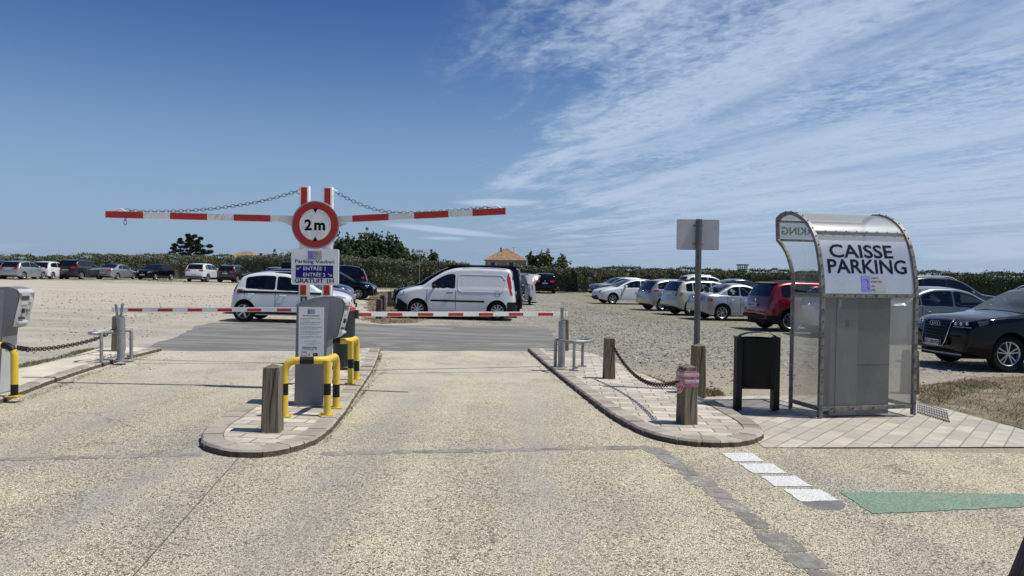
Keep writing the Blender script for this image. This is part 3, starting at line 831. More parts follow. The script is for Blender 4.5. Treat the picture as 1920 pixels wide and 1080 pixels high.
    for s in lin(a, b, 20 if see else 10):
        e = .05; yt = Y(s, zt(s))-.03; rw.append([Pm(s-.006, -yt+2*yt*k/18, top_z(s, -yt+2*yt*k/18, .008)) for k in range(19)])
    q.grid(rw, border=1 if see else None); q.build('windscreen', G_, root, smooth=60)
    a, b = S_['rearg'][0]*kx, S_['rearg'][1]*kx
    q = MB(); rw = []
    for s in lin(a, b, 10 if see else 8):
        yt = Y(s, zt(s))-.05; rw.append([Pm(s+.010, -yt+2*yt*k/18, top_z(s, -yt+2*yt*k/18, .008)) for k in range(19)])
    q.grid(rw, border=1 if see else None); q.build('rear_window', G_, root, smooth=60)
    # wheels
    tm, rm = wheel_meshes(r, wheel)
    for q_, sx in ((wf, 'f'), (wr, 'r')):
        for sg in (1, -1):
            w = empty('wheel', (0, 0, 0), None, None); w.parent = root
            w.location = (L/2-q_, sg*(W2-.125), r); w.rotation_euler = (0, 0, 0 if sg > 0 else math.pi)
            linkmesh('tyre', tm, w); linkmesh('rim', rm, w)
    q = MB(); q.box((0, 0, .38), (L-.3, W-.62, .34)); q.box((L/2-wf, 0, .5), (2*Ra+.1, W-.62, .5)); q.box((L/2-wr, 0, .5), (2*Ra+.1, W-.62, .5))
    q.build('underbody', under, root, smooth=0)
    if see:
        # dark cabin with seats, dashboard and steering wheel
        it = empty('interior', (0, 0, 0), None, None); it.parent = root
        a, b = wsr[0]+.1, L-.35 if kind != 'kango' else 2.3; zf = b0-.02
        q = MB(); q.box((L/2-(a+b)/2, 0, .56), (b-a, W-.34, .10)); q.build('cabin_floor', seatm, it, smooth=0)
        for sg in (1, -1):
            q = MB(); q.box((L/2-(a+b)/2, sg*(W2-.15), (.5+zf)/2+.04), (b-a, .05, zf-.44)); q.build('door_card', seatm, it, smooth=0)
        q = MB(); q.box((L/2-wsr[0]-.28, 0, zf-.10), (.55, W-.36, .24)); q.build('dashboard', seatm, it, bevel=.03)
        srow = [wsr[1]+.28]+([] if kind == 'kango' else [wsr[1]+1.18])
        for n_, sr in enumerate(srow):
            for sg in (1, -1):
                q = MB(); xx = L/2-sr; tl = .14
                q.prism([(xx+.10, .62), (xx-.03, .62), (xx-.03-tl, zf+.24), (xx+.03-tl, zf+.24)], 'y', sg*.38-.23, sg*.38+.23); q.build('seat_back', seatm, it, bevel=.035)
                q = MB(); q.box((xx-.01-tl, sg*.38, zf+.34), (.09, .24, .17)); q.build('headrest', seatm, it, bevel=.035)
        if kind == 'kango': q = MB(); q.box((L/2-2.42, 0, 1.15), (.04, W-.4, 1.1)); q.build('bulkhead', seatm, it, smooth=0)
        cw = Vector((L/2-wsr[0]-.62, .36, zf+.06)); q = MB(); q.tube([cw+Vector((.07*math.sin(2*math.pi*i/20), .18*math.cos(2*math.pi*i/20), .17*math.sin(2*math.pi*i/20))) for i in range(21)], .016, 6, caps=False); q.build('steering_wheel', under, it, smooth=50)
    # lamps
    zh = zt(.12*kx)
    hs = head or dict(front=[(.42, zh-.16, zh-.05), (W2-.06, zh-.14, zh+.04)], side=[(.03, zh-.15, zh-.03), (.30, zh-.09, zh+.03), (.44, zh-.0, zh+.04)])
    if head != 'none':
        for sg in (1, -1):
            f = hs['front']; cols = [(sg*(f[0][0]+(f[-1][0]-f[0][0])*i/5), f[0][1]+(f[-1][1]-f[0][1])*i/5, f[0][2]+(f[-1][2]-f[0][2])*i/5) for i in range(6)]
            h_ = endpatch('headlight', cols, hs.get('m', lampclr), True)
            sc_ = [(s, max(a, 0), min(b, zt(s)-.02)) for s, a, b in hs['side'] if min(b, zt(s)-.02) > a]
            if len(sc_) > 1:
                rw = [[Pm(s, sg*(Y(s, a+(b-a)*k/3)+.007), a+(b-a)*k/3) for k in range(4)] for s, a, b in sc_]
                q = MB(); q.grid(rw); q.build('lens', hs.get('m', lampclr), h_, smooth=40)
    tz = b1-.02
    ts = tail or dict(rear=[(.42, tz-.16, tz-.02), (W2-.03, tz-.20, tz+.02)], side=[(L-.42, tz-.05, tz), (L-.25, tz-.14, tz+.01), (L-.06, tz-.20, tz-.02)])
    for sg in (1, -1):
        f = ts['rear']; cols = [(sg*(f[0][0]+(f[-1][0]-f[0][0])*i/5), f[0][1]+(f[-1][1]-f[0][1])*i/5, f[0][2]+(f[-1][2]-f[0][2])*i/5) for i in range(6)]
        h_ = endpatch('taillight', cols, ts.get('m', lampred), False)
        sc_ = [(s, a, min(b, zt(s)-.01)) for s, a, b in ts['side'] if min(b, zt(s)-.01) > a]
        if len(sc_) > 1:
            q = MB(); q.grid([[Pm(s, sg*(Y(s, a+(b-a)*k/3)+.007), a+(b-a)*k/3) for k in range(4)] for s, a, b in sc_]); q.build('lens', ts.get('m', lampred), h_, smooth=40)
    # bumpers' dark lower lips, grille
    if style != 'q3':
        endpatch('grille', [(-.42+.84*i/6, zh-.36, zh-.26) for i in range(7)], cladm, True)
        endpatch('lower_intake', [(-.6+1.2*i/6, .27, .37) for i in range(7)], cladm, True)
    lowz = .50 if clad else .34
    endpatch('rear_bumper_trim', [(-W2+.02+(W-.04)*i/10, zb(L)+.005, lowz) for i in range(11)], cladm, False)
    if clad:
        endpatch('front_bumper_trim', [(-W2+.02+(W-.04)*i/10, zb(0)+.005, .48) for i in range(11)], cladm, True)
        for sg in (1, -1):
            for q_ in (wf, wr):
                q = MB(); rw = []
                for i in range(17):
                    a = math.pi*(i-.6)/15.2; c_ = []
                    for k in range(4):
                        RR = Ra+.065*k/3; s = q_+RR*math.cos(a); z = max(.28, r+RR*math.sin(a)); s = min(max(s, .02), L-.02)
                        c_.append(Pm(s, sg*(Y(s, z)+.012), z))
                    rw.append(c_)
                q.grid(rw); q.build('arch_trim', cladm, root, smooth=40)
        sidepatch('sill_trim', [(s, sill+.005, .42) for s in lin(wf+Ra+.02, wr-Ra-.02, 8)], cladm, .012)
        for cols in ([(s, zb(s)+.005, .48) for s in lin(.01, wf-Ra-.01, 5)], [(s, zb(s)+.005, .50) for s in lin(wr+Ra+.01, L-.01, 5)]): sidepatch('corner_trim', cols, cladm, .010)
    # plate
    for front in (True, False):
        pz = .48 if front else (.82 if kind in ('suv', 'hatch', 'kango') else .58)
        if tail and not front: pz = tail.get('pz', pz)
        s = inv(max(pz, zt(0)+.001), True) if front else inv(max(pz, zt(L)+.001), False)
        x = L/2-s+.03 if front else L/2-s-.035
        q = MB(); q.box((x, 0, pz), (.014, .50, .11)); pl = q.build('number_plate', ply if plate == 'yellow' else plw, root, smooth=0)
        if text and front == text[1]:
            sg = 1 if front else -1
            q = MB(); fit_text(q, text[0], lambda a, b: (x+sg*.0095, sg*a, pz+b), 0, 0, .40, .07, .01); q.build('lettering', letter, pl, smooth=0)
            q = MB(); q.box((x+sg*.0085, sg*-.233, pz), (.004, .034, .11)); q.box((x+sg*.0085, sg*.233, pz), (.004, .034, .11)); q.build('plate_band', blueprint, pl, smooth=0)
    # badge
    if style != 'q3':
        for front in (True, False):
            bz = zh-.10 if front else b1-.10
            s = inv(bz, front); q = MB(); xx = L/2-s+(.016 if front else -.016)
            q.lathe([(0, -.004), (.045, -.004), (.045, .004), (0, .006)], (xx, 0, bz), 14, 'x'); q.build('badge', chrome, root, smooth=30)
    # mirrors
    mk = S_['side'][0][0]*kx+.12
    for sg in (1, -1):
        q = MB(); zc = belt(mk)+.09; yb = Y(mk, zc)
        for (sx, sy, sz, cx) in ((.09, .11, .075, 0),):
            q.lathe([(0, -.07), (.05, -.06), (.07, -.02), (.072, .03), (.06, .06), (0, .065)], (0, 0, 0), 14, 'x')
        q.v = [Vector((p.x*.9, p.y*1.35, p.z*1.0))+Vector((L/2-mk, sg*(yb+.13), zc)) for p in q.v]
        q.box((L/2-mk, sg*(yb+.03), zc-.04), (.05, .12, .03)); q.build('side_mirror', P[col] if not style == 'kango' else cladm, root, smooth=40)
    if seams:
        segs = [S_['side'][0][0]*kx-.12]+[w[1]*kx+.025 for w in S_['side'][:2]]
        for sg in (1, -1):
            q = MB()
            for i, s in enumerate(segs):
                if abs(s-wr) < Ra*.9: top, bot = belt(s), r+Ra*.9
                else: top, bot = belt(s)+(.02 if i else -.02), sill+.08
                q.grid([[Pm(ss, sg*(Y(ss, z)+.003), z) for z in lin(bot, top, 8)] for ss in (s-.006, s+.006)])
            a, b = segs[0], segs[-1]
            q.grid([[Pm(s, sg*(Y(s, z)+.003), z) for z in (sill+.08, sill+.092)] for s in lin(a, min(b, wr-Ra), 8)])
            q.build('door_gap', under, root, smooth=40)
        for (i, s) in enumerate(segs[1:]):
            for sg in (1, -1):
                q = MB(); sh = s-.20; z = belt(sh)-.13
                q.tube([Pm(sh-.09, sg*(Y(sh-.09, z)+.002), z), Pm(sh-.07, sg*(Y(sh, z)+.035), z), Pm(sh+.07, sg*(Y(sh, z)+.035), z+.004), Pm(sh+.09, sg*(Y(sh+.09, z)+.002), z+.004)], .014, 8)
                q.build('door_handle', P[col] if style != 'kango' else cladm, root, smooth=50)
    if roof:
        q = MB(); rw = []
        for s in lin(roof[0], roof[1], 12):
            yt = Y(s, zt(s))-.01; rw.append([Pm(s, -yt+2*yt*k/8, top_z(s, -yt+2*yt*k/8, .010)) for k in range(9)])
        q.grid(rw); q.build('roof_panel', roof[2], root, smooth=60)
    if rails:
        for sg in (1, -1):
            q = MB(); s0, s1 = S_['ws'][1]*kx+.05, S_['rearg'][0]*kx-.05
            pts = [Pm(s, sg*(Y(s, zt(s))-.02), zt(s)+(.045 if 0 < i < 10 else -.01)) for i, s in enumerate(lin(s0, s1, 10))]
            q.tube(pts, .018, 8); q.build('roof_rail', rails, root, smooth=50)
    # spoiler
    if kind in ('hatch', 'suv', 'twin'):
        q = MB(); s = S_['rearg'][0]*kx; z = zt(s); yt = Y(s, z)-.02
        q.grid([[Pm(s-.10, -yt+2*yt*k/8, top_z(s-.1, 0, .012)) for k in range(9)], [Pm(s+.07, -yt+2*yt*k/8, top_z(s-.06, 0, .014)) for k in range(9)], [Pm(s+.065, -yt+2*yt*k/8, top_z(s-.06, 0, -.02)) for k in range(9)], [Pm(s-.02, -yt+2*yt*k/8, top_z(s, 0, -.01)) for k in range(9)]])
        q.build('spoiler', P[col], root, smooth=35)
    # placement on the sloping ground
    ang = R(heading); rot = Matrix.Rotation(ang, 4, 'Z'); slope = Matrix.Rotation(math.atan(K), 4, 'Y')
    loc = {None: (0, 0), 'fl': (L/2-wf, W2-.1), 'fr': (L/2-wf, -W2+.1), 'rl': (L/2-wr, W2-.1), 'rr': (L/2-wr, -W2+.1)}[anchor]
    base = G(*where); off = rot.to_3x3() @ Vector((loc[0], loc[1], 0))
    cx, cy = base.x-off.x, base.y-off.y
    root.matrix_world = Matrix.Translation((cx, cy, gz(cx)-.004)) @ slope @ rot
    api = dict(root=root, Pm=Pm, Y=Y, zt=zt, side=sidepatch, end=endpatch, L=L, W2=W2, lin=lin, belt=belt, inv=inv, wf=wf, wr=wr, Ra=Ra, zb=zb)
    return api

VG = 'cars parked in a line along the hedge'
RG = 'cars parked on the right side of the gravel'
MG = 'cars parked nose to the right behind the small white hatchback'
# far left row, backed by the hedge
car('hatch', 'dark car cut off by the left edge of the photo, with an orange lamp', (0, 523), 90, 'dgrey', anchor='rr', group=VG, tail=dict(rear=[(.42, .72, .9), (.84, .72, .9)], side=[(3.7, .8, .9), (3.95, .72, .9)], m=orange))
car('hatch', 'silver hatchback at the left end of the hedge row, dark rear window', (43, 524), 90, 'silver', anchor='rr', group=VG, wheel='five')
car('hatch', 'small white hatchback with a black glass tailgate in the hedge row', (97, 523.5), 90, 'white', anchor='rr', L=3.5, group=VG, wheel='five', tail=dict(rear=[(.5, .86, 1.05), (.82, .9, 1.1)], side=[(3.2, .98, 1.05), (3.4, .9, 1.08)], pz=.6))
car('suv', 'dark grey estate-like off-roader with a yellow number plate', (152, 524), 90, 'dgrey', anchor='rr', H=1.68, W=1.9, L=4.6, plate='yellow', group=VG, wheel='double', rails=alloyd)
car('coupe', 'low silver coupe with a sloping rear window near the hedge', (219, 524), 88, 'silver', anchor='rr', group=VG, wheel='five', L=4.6)
car('hatch', 'black hatchback facing the camera from the hedge row', (291, 525), -97, 'black', anchor='fl', group=VG, wheel='five', L=4.1, head=dict(front=[(.45, .66, .78), (.80, .68, .90)], side=[(.03, .68, .88), (.3, .82, .95), (.5, .9, .96)]))
car('suv', 'white off-roader with black lower bumper in front of the hedge, under the dark pine', (388, 529), 88, 'white', anchor='rr', group=VG, clad=True, tail=dict(rear=[(.38, .98, 1.06), (.88, .94, 1.12)], side=[(4.0, 1.06, 1.1), (4.2, .98, 1.1), (4.35, .95, 1.08)], pz=.66))
car('suv', 'brownish grey crossover right beside the white off-roader', (444, 530), 86, 'brown', anchor='rr', L=4.16, W=1.74, H=1.56, group=VG, clad=True, rails=alloy)
car('hatch', 'pale estate half hidden behind the small white hatchback by the barrier', (533, 533), 86, 'silver', anchor='rr', L=4.4, W=1.8, H=1.5, group=VG, name='parked_car')
car('van', 'tall dark van mostly hidden behind the blue and white parking sign', (566, 534), 90, 'black', anchor='rr', group=VG, name='parked_van', cat='van', H=2.0, tail=dict(rear=[(.78, 1.5, 1.8), (.9, 1.5, 1.8)], side=[(4.6, 1.5, 1.8), (4.7, 1.5, 1.75)]))
car('hatch', 'dark blue hatchback by the hedge, right of the parking sign', (682, 537), 86, 'navy', anchor='rr', L=3.9, W=1.66, H=1.5, group=VG, gl=glassl)
# cars nose to the right behind the small white hatchback
car('hatch', 'glossy black hatchback whose nose points right, behind the ticket terminal', (672, 562), 2, 'black', anchor='fr', group=MG, H=1.42)
car('suv', 'black off-roader with a lit red tail lamp behind the parking sign', (617, 556), 190, 'black', group=MG, H=1.72, clad=True)
car('hatch', 'dark grey car between the red car and the black hatchback', (570, 573), 2, 'dgrey', group=MG, H=1.47, L=4.1)
car('hatch', 'red car just behind the small white hatchback', (556, 588), 2, 'red', group=MG, H=1.40)
# small white hatchback across the lane
tw = car('twin', 'small white two-tone hatchback with a black side stripe behind the left barrier arm', (457, 603), 0.5, 'white', see=True, L=3.38, H=1.405, anchor='rr', wheel='twist', group=MG)
tw['side']('stripe', [(s, .83-.01*abs(s-1.8), .89) for s in tw['lin'](.70, 3.16, 24)], cladm, .006)
tw['side']('sill_moulding', [(s, .24, .30) for s in tw['lin'](.98, 2.7, 8)], cladm, .012)
q = MB(); q.box((0, 0, 1.418), (.85, 1.0, .03)); q.build('folding_roof', cladm, tw['root'], bevel=.01)
# white panel van
kg = car('kango', 'white panel van with black bumpers parked side-on behind the right barrier arm', (932, 601), 180, 'white', anchor='rl', see=True, name='panel_van', cat='van', group='vans', style='kango', L=4.12, H=1.715, wheel='cap',
    clad=False, tail=dict(rear=[(.80, .87, 1.56), (.92, .87, 1.56)], side=[(3.82, 1.36, 1.50), (3.87, 1.20, 1.58), (3.93, .98, 1.60), (3.98, .85, 1.50), (4.05, .82, 1.1)], pz=.9),
    head=dict(front=[(.5, .72, .83), (.88, .74, .92)], side=[(.02, .68, .86), (.16, .73, .91), (.34, .83, .93)], m=lampclr))
kr = kg['root']; kr.pop('group') if 'group' in kr.keys() else None
lin = kg['lin']
kg['side']('front_bumper', [(s, kg['zb'](s)+.004, .66-.55*max(0, s-.12)) for s in lin(.005, kg['wf']-kg['Ra']-.005, 6)], cladm, .014)
kg['end']('front_bumper', [(-.9+1.8*i/10, .25, .66) for i in range(11)], cladm, True)
kg['side']('rear_bumper', [(s, kg['zb'](s)+.004, .62) for s in lin(kg['wr']+kg['Ra']+.005, 4.2, 6)], cladm, .014)
kg['end']('rear_bumper', [(-.9+1.8*i/10, .28, .58) for i in range(11)], cladm, False)
kg['side']('side_moulding', [(s, .585, .645) for s in lin(1.28, 3.05, 12)], cladm, .02)
for sg in (1, -1):
    q = MB(); pts = rounded(1.56, .56, .15, 6, cx=2.94, cy=1.215)
    pts = [(s+(.10*max(0, s-3.2) if z > 1.22 else 0)-.16*(max(0, s-3.3)*(1 if z > 1.37 else 0)), z) for s, z in pts]; pts.append(pts[0])
    q.tube([kg['Pm'](s, sg*(kg['Y'](s, z)+.004), z) for s, z in pts], .009, 8, caps=False); q.build('panel_bead', P['white'], kr, smooth=60)
    q = MB(); pts = rounded(.16, .14, .03, 3, cx=3.48, cy=.88); pts.append(pts[0])
    q.tube([kg['Pm'](s, sg*(kg['Y'](s, z)+.002), z) for s, z in pts], .004, 6, caps=False); q.build('fuel_flap', under, kr, smooth=60)
    q = MB(); q.tube([kg['Pm'](s, sg*(kg['Y'](s, kg['zt'](s))+.01), kg['zt'](s)-.005) for s in lin(2.3, 3.75, 8)], .02, 6); q.build('roof_strip', cladm, kr, smooth=60)
bv = car('van', 'black people carrier with a dark pop-up roof hidden behind the white panel van', (859, 590), 180, 'black', name='camper_van', cat='van', group='x', L=4.8, H=1.78, tail=dict(rear=[(.84, .9, 1.25), (.94, .9, 1.25)], side=[(4.50, .85, 1.3), (4.76, .85, 1.25)]))
bv['root'].pop('group')
q = MB(); q.prism([(-2.1, 1.77), (.55, 1.76), (.42, 1.82), (-1.95, 1.85), (-2.12, 1.81)], 'y', -.78, .78); q.build('pop_up_roof', cladm, bv['root'], bevel=.015)
car('suv', 'dark car behind the windscreen of the black people carrier, close to the hedge', (818, 541), -90, 'black', group=VG, H=1.72)
car('hatch', 'dark car hidden between the vans and the motorcycle under its cover', (978, 556), 90, 'dgrey', group=RG, H=1.55)
car('suv', 'black hatchback seen from behind, just right of the motorcycle under its cover', (1020, 549), 89, 'black', group=RG, H=1.60, W=1.80, wheel='cap', text=('BJ-215-CE', False))
# right-hand rows
car('suv', 'dark grey people carrier behind the white hatchback, farthest of the right row', (1158, 556), 194, 'grey', group=RG, H=1.46, L=4.4)
car('hatch', 'white hatchback with its nose to the left, second of the right row', (1148, 570), 192, 'white', see=True, anchor='fl', group=RG, wheel='five', L=4.06, H=1.40, head=dict(front=[(.5, .64, .74), (.80, .68, .84)], side=[(.03, .68, .80), (.3, .78, .88), (.55, .86, .90)], m=lampdk))
car('hatch', 'pale silver hatchback with dark spoked wheels, tail to the left', (1241, 583), 14, 'silver', see=True, anchor='rr', group=RG, wheel='double', L=4.06, H=1.46, W=1.76, tail=dict(rear=[(.5, .84, .95), (.84, .84, .99)], side=[(3.6, .92, .97), (3.8, .88, 1.0), (4.0, .84, .97)]))
car('suv', 'cream car with a dark roof and rounded tail next to the signpost', (1296, 592), 13, 'cream', see=True, anchor='rr', group=RG, wheel='cap', L=4.1, H=1.47, W=1.76, roof=(1.9, 3.5, cladm), tail=dict(rear=[(.6, .80, .98), (.78, .80, .98)], side=[(3.8, .86, .97), (3.9, .82, .97)], pz=.9))
car('suv', 'white-roofed car farther back between the cream car and the hedge', (1328, 566), 8, 'white', group=RG, H=1.72, rails=alloy)
car('sedan', 'dark blue saloon roof showing behind the silver cabriolet', (1388, 571), 8, 'navy', group=RG, H=1.55, gl=glassl)
car('coupe', 'silver cabriolet with hard top and long tail, just right of the signpost', (1352, 601), 11, 'silver', see=True, anchor='rr', group=RG, wheel='seven', L=3.9, H=1.38, W=1.68, tail=dict(rear=[(.45, .72, .84), (.8, .70, .84)], side=[(3.5, .74, .82), (3.7, .72, .86), (3.86, .70, .84)]))
rd = car('suv', 'red crossover with a black roof beside the transparent shelter', (1479, 622), 8, 'red', anchor='rr', group=RG, wheel='double', L=4.3, H=1.55, W=1.80, clad=True, see=False, roof=(2.05, 3.85, cladm), text=('EM-452-NC', False),
    tail=dict(rear=[(.02, .96, 1.02), (.88, .94, 1.04)], side=[(3.95, 1.0, 1.03), (4.15, .97, 1.05), (4.26, .95, 1.04)], m=lampdk, pz=.80))
car('hatch', 'silver hatchback seen through the clear left side of the shelter', (1580, 634), 8, 'silver', anchor='rr', group=RG, L=3.9)
car('sedan', 'green-grey saloon between the shelter and the black off-roader', (1716, 646), 8, 'green', anchor='rr', group=RG, L=4.6, H=1.50, see=True)
car('suv', 'tall car with a long white roof rail behind the green-grey saloon', (1765, 608), 8, 'dgrey', group=RG, H=1.86, L=4.8, rails=P['white'])
# black off-roader at the right edge
q3 = car('suv', 'shiny black off-roader with a framed grille at the right edge of the photo', (1885, 697), 184, 'black', see=True, anchor='fl', group=RG, wheel='double', style='q3', gl=glassl, clad=False, L=4.38, H=1.59, rails=chrome, text=('EZ-338-PD', True),
    head=dict(front=[(.46, .80, .90), (.86, .80, .93)], side=[(.02, .81, .92), (.22, .83, .94), (.42, .89, .95)], m=lampdk))
qe, qP, qi = q3['end'], q3['Pm'], q3['inv']
gr = qe('grille', [(-.40, .46, .90), (-.37, .43, .93), (-.2, .42, .935), (0, .42, .935), (.2, .42, .935), (.37, .43, .93), (.40, .46, .90)], cladm, True, .012)
def q3f(y, z, off=.03): return qP((qi(z) if z > .62 else 0)-off, y, z)
q = MB(); fr = [(-.40, .86), (-.345, .935), (0, .94), (.345, .935), (.40, .86), (.345, .50), (.29, .42), (0, .41), (-.29, .42), (-.345, .50), (-.40, .86)]
q.tube([q3f(y, z) for y, z in fr], .010, 8, caps=False); q.build('grille_frame', chrome, q3['root'], smooth=50)
q = MB()
for z in (.56, .62, .68, .74, .80, .86): q.tube([q3f(-.36+.72*i/6, z, .02) for i in range(7)], .008, 6)
q.build('grille_bar', alloyd, gr, smooth=50)
q = MB()
for i in range(4):
    c = q3f(-.105+.07*i, .84, .05)
    q.tube([c+Vector((.0, .045*math.cos(2*math.pi*k/20), .045*math.sin(2*math.pi*k/20))) for k in range(21)], .007, 6, caps=False)
q.build('ring_emblem', chrome, q3['root'], smooth=50)
for sg in (1, -1):
    q = MB(); 
    for (a, z) in ((.50, .86), (.62, .865), (.74, .875)):
        c = q3f(sg*a, z, .02); q.lathe([(0, .012), (.028, .008), (.033, -.004)], c, 14, 'x')
    q.tube([q3f(sg*(.47+.38*i/6), .805+.006*i/6, .016) for i in range(7)], .007, 6); q.build('lamp_detail', chrome, q3['root'], smooth=50)
qe('lower_trim', [(-.8+1.6*i/8, .27, .30) for i in range(9)], galv, True, .014)

# ---------------------------------------------------------------- bollards
def bollard_mesh(w=.20, h=.65, tp=.86, m=None, name='wooden_bollard', rz=0., seed=0):
    mb = MB(); rr = random.Random(seed); lv = [(0, 1.), (h*.5, (1+tp)/2), (h-.07, tp), (h-.03, tp*.97), (h, .0)]
    ring = []
    c = .86
    for (z, k) in lv[:-1]:
        a = w/2*k; ring.append([(x*a, y*a, z) for x, y in ((1, c), (c, 1), (-c, 1), (-1, c), (-1, -c), (-c, -1), (c, -1), (1, -c))])
    vs = [p for r_ in ring for p in r_]+[(0, 0, h)]
    fs = [[i*8+j, i*8+(j+1) % 8, (i+1)*8+(j+1) % 8, (i+1)*8+j] for i in range(3) for j in range(8)]+[[24+j, 24+(j+1) % 8, 32] for j in range(8)]
    mb.add(vs, fs); o = mb.build(name, m or wood, smooth=0); o.rotation_euler = (0, 0, rz); return o
def bollard(px, py, label, h=.65, w=.20, up=0., rz=R(4), m=None, group=None, lean=None):
    o = bollard_mesh(w, h, m=m); p = G(px, py, up); o.location = (p.x, p.y+w/2, p.z-.01); o.rotation_euler = (0, 0, rz)
    if lean: o.rotation_euler = lean
    return tag(o, label, 'bollard', group)
bollard(505, 812, 'weathered wooden bollard at the tip of the middle island, left of the yellow hoop', .64, .175, HI, m=wood)
bollard(1143, 711, 'wooden bollard at the far end of the sagging rusty chain', .64, .17, HI, R(3))
tb = bollard(1291, 797, 'wooden bollard wrapped in pink and white tape', .64, .175, HI, R(16))
bollard(1311, 744, 'tall wooden bollard at the foot of the signpost', .71, .18, 0.02, R(6))
bollard(217, 659, 'wooden bollard behind the left barrier rest post', .64, .18, HI)
bollard(1058, 658, 'wooden bollard behind the right barrier rest post', .66, .18, HI)
bollard(1712, 738, 'wooden bollard standing behind the right edge of the shelter', .66, .20, 0)
bollard(1962, 1185, 'dark leaning wooden post at the bottom right corner', .75, .22, 0, m=wooddark, lean=(R(3), R(17), R(5)))
BG = 'short brown posts beside the white van'
for (x, y, l, h) in ((710, 598, 'nearest brown post left of the white van', .66), (717, 585, 'second brown post left of the van', .66), (730, 575, 'third brown post left of the van, by itself in a gap', .67),
                  (741, 564, 'fourth brown post left of the van', .62), (748, 558, 'fifth brown post, close to the van bonnet', .68), (753.5, 553, 'farthest brown post, just over the van bonnet', .66)):
    bollard(x, y, l, h, .19, 0, R(random.uniform(-15, 15)), m=wooddark, group=BG)
# tape round the bollard
mb = MB(); rr = random.Random(4); pk = mat('pink_tape', (.40, .15, .20), .35, vary=.45, vscale=40); pkw = mat('pale_tape', (.48, .36, .40), .3, vary=.3, vscale=30)
for i in range(7):
    z = .425+.022*i+rr.uniform(-.004, .004); a = .081+.003*(i % 3); tl = rr.uniform(-.02, .02); hh = .020
    pts = [(a, a), (-a, a), (-a, -a), (a, -a)]
    vs = []; 
    for j in range(4):
        x, y = pts[j]; vs += [(x, y, z+tl*x*4-hh), (x*1.02, y*1.02, z+tl*x*4), (x, y, z+tl*x*4+hh)]
    fs = []
    for j in range(4):
        k = (j+1) % 4; fs += [[3*j, 3*k, 3*k+1, 3*j+1], [3*j+1, 3*k+1, 3*k+2, 3*j+2]]
    mb.add(vs, fs, i % 3 == 2)
for sgn in range(3):
    mb.grid([[(-.082-.03*t, -.085-.01*sgn, .45+.03*math.sin(2*t+sgn)-.02*t*sgn+dz) for dz in (-.014, .014)] for t in (0, 1, 2, 3)])
tp = mb.build('barrier_tape', [pk, pkw], smooth=0); tp.location = tb.location; tp.rotation_euler = tb.rotation_euler
tag(tp, 'pink and white tape wound around the top of a wooden bollard', 'tape')

# ---------------------------------------------------------------- chains
def chain(name, path, pitch, wire, m, label, parent=None, group=None):
    pts = [Vector(p) for p in path]
    for _ in range(3):
        q = [pts[0]]
        for a, b in zip(pts[:-1], pts[1:]): q += [a*.75+b*.25, a*.25+b*.75]
        q.append(pts[-1]); pts = q
    acc = [0]
    for a, b in zip(pts[:-1], pts[1:]): acc.append(acc[-1]+(b-a).length)
    n = max(1, int(acc[-1]/pitch)); mb = MB(); k = 0
    def at(s):
        i = 0
        while i < len(acc)-2 and acc[i+1] < s: i += 1
        return pts[i].lerp(pts[i+1], (s-acc[i])/max(1e-9, acc[i+1]-acc[i]))
    for i in range(n):
        s = acc[-1]*(i+.5)/n; c = at(s); d = (at(min(acc[-1], s+.01))-at(max(0, s-.01))).normalized()
        side = d.cross(Vector((0, 0, 1)))
        side = side.normalized() if side.length > .05 else Vector((1, 0, 0))
        upv = side.cross(d).normalized()
        a_ = upv if i % 2 else side
        hl = pitch*.80; hw = pitch*.38+wire*.5; ring = []
        for j in range(12):
            t = 2*math.pi*j/12; x = hl*math.cos(t); y = hw*math.sin(t)
            ring.append(c+d*x+a_*y)
        ring.append(ring[0]); mb.tube(ring, wire, 5, caps=False)
    o = mb.build(name, m, parent, smooth=60, merge=False)
    if not parent: tag(o, label, 'chain', group)
    return o
def catenary(a, b, sag, n=9):
    return [Vector(a).lerp(Vector(b), i/(n-1))-Vector((0, 0, sag*4*(i/(n-1))*(1-i/(n-1)))) for i in range(n)]
p1 = G(1143, 711, HI)+Vector((.03, -.01, .51)); p2 = G(1291, 797, HI)+Vector((-.095, .08, .44))
chain('chain', catenary(p1, p2, .235), .056, .0068, rusty, 'rusty chain sagging between two wooden bollards on the right island')
pl1 = G(217, 659, HI)+Vector((.0, .02, .40)); pl0 = G(10, 738, HI)+Vector((-.25, .8, .42))
chain('chain', [pl1, PT(190, 633, 12.6), PT(150, 644, 12.0), PT(100, 653, 11.3), PT(60, 655.5, 10.7), PT(38, 653, 10.3), PT(-20, 645, 9.8), pl0], .062, .0085, rusty, 'rusty chain running left from the wooden bollard behind the barrier rest')

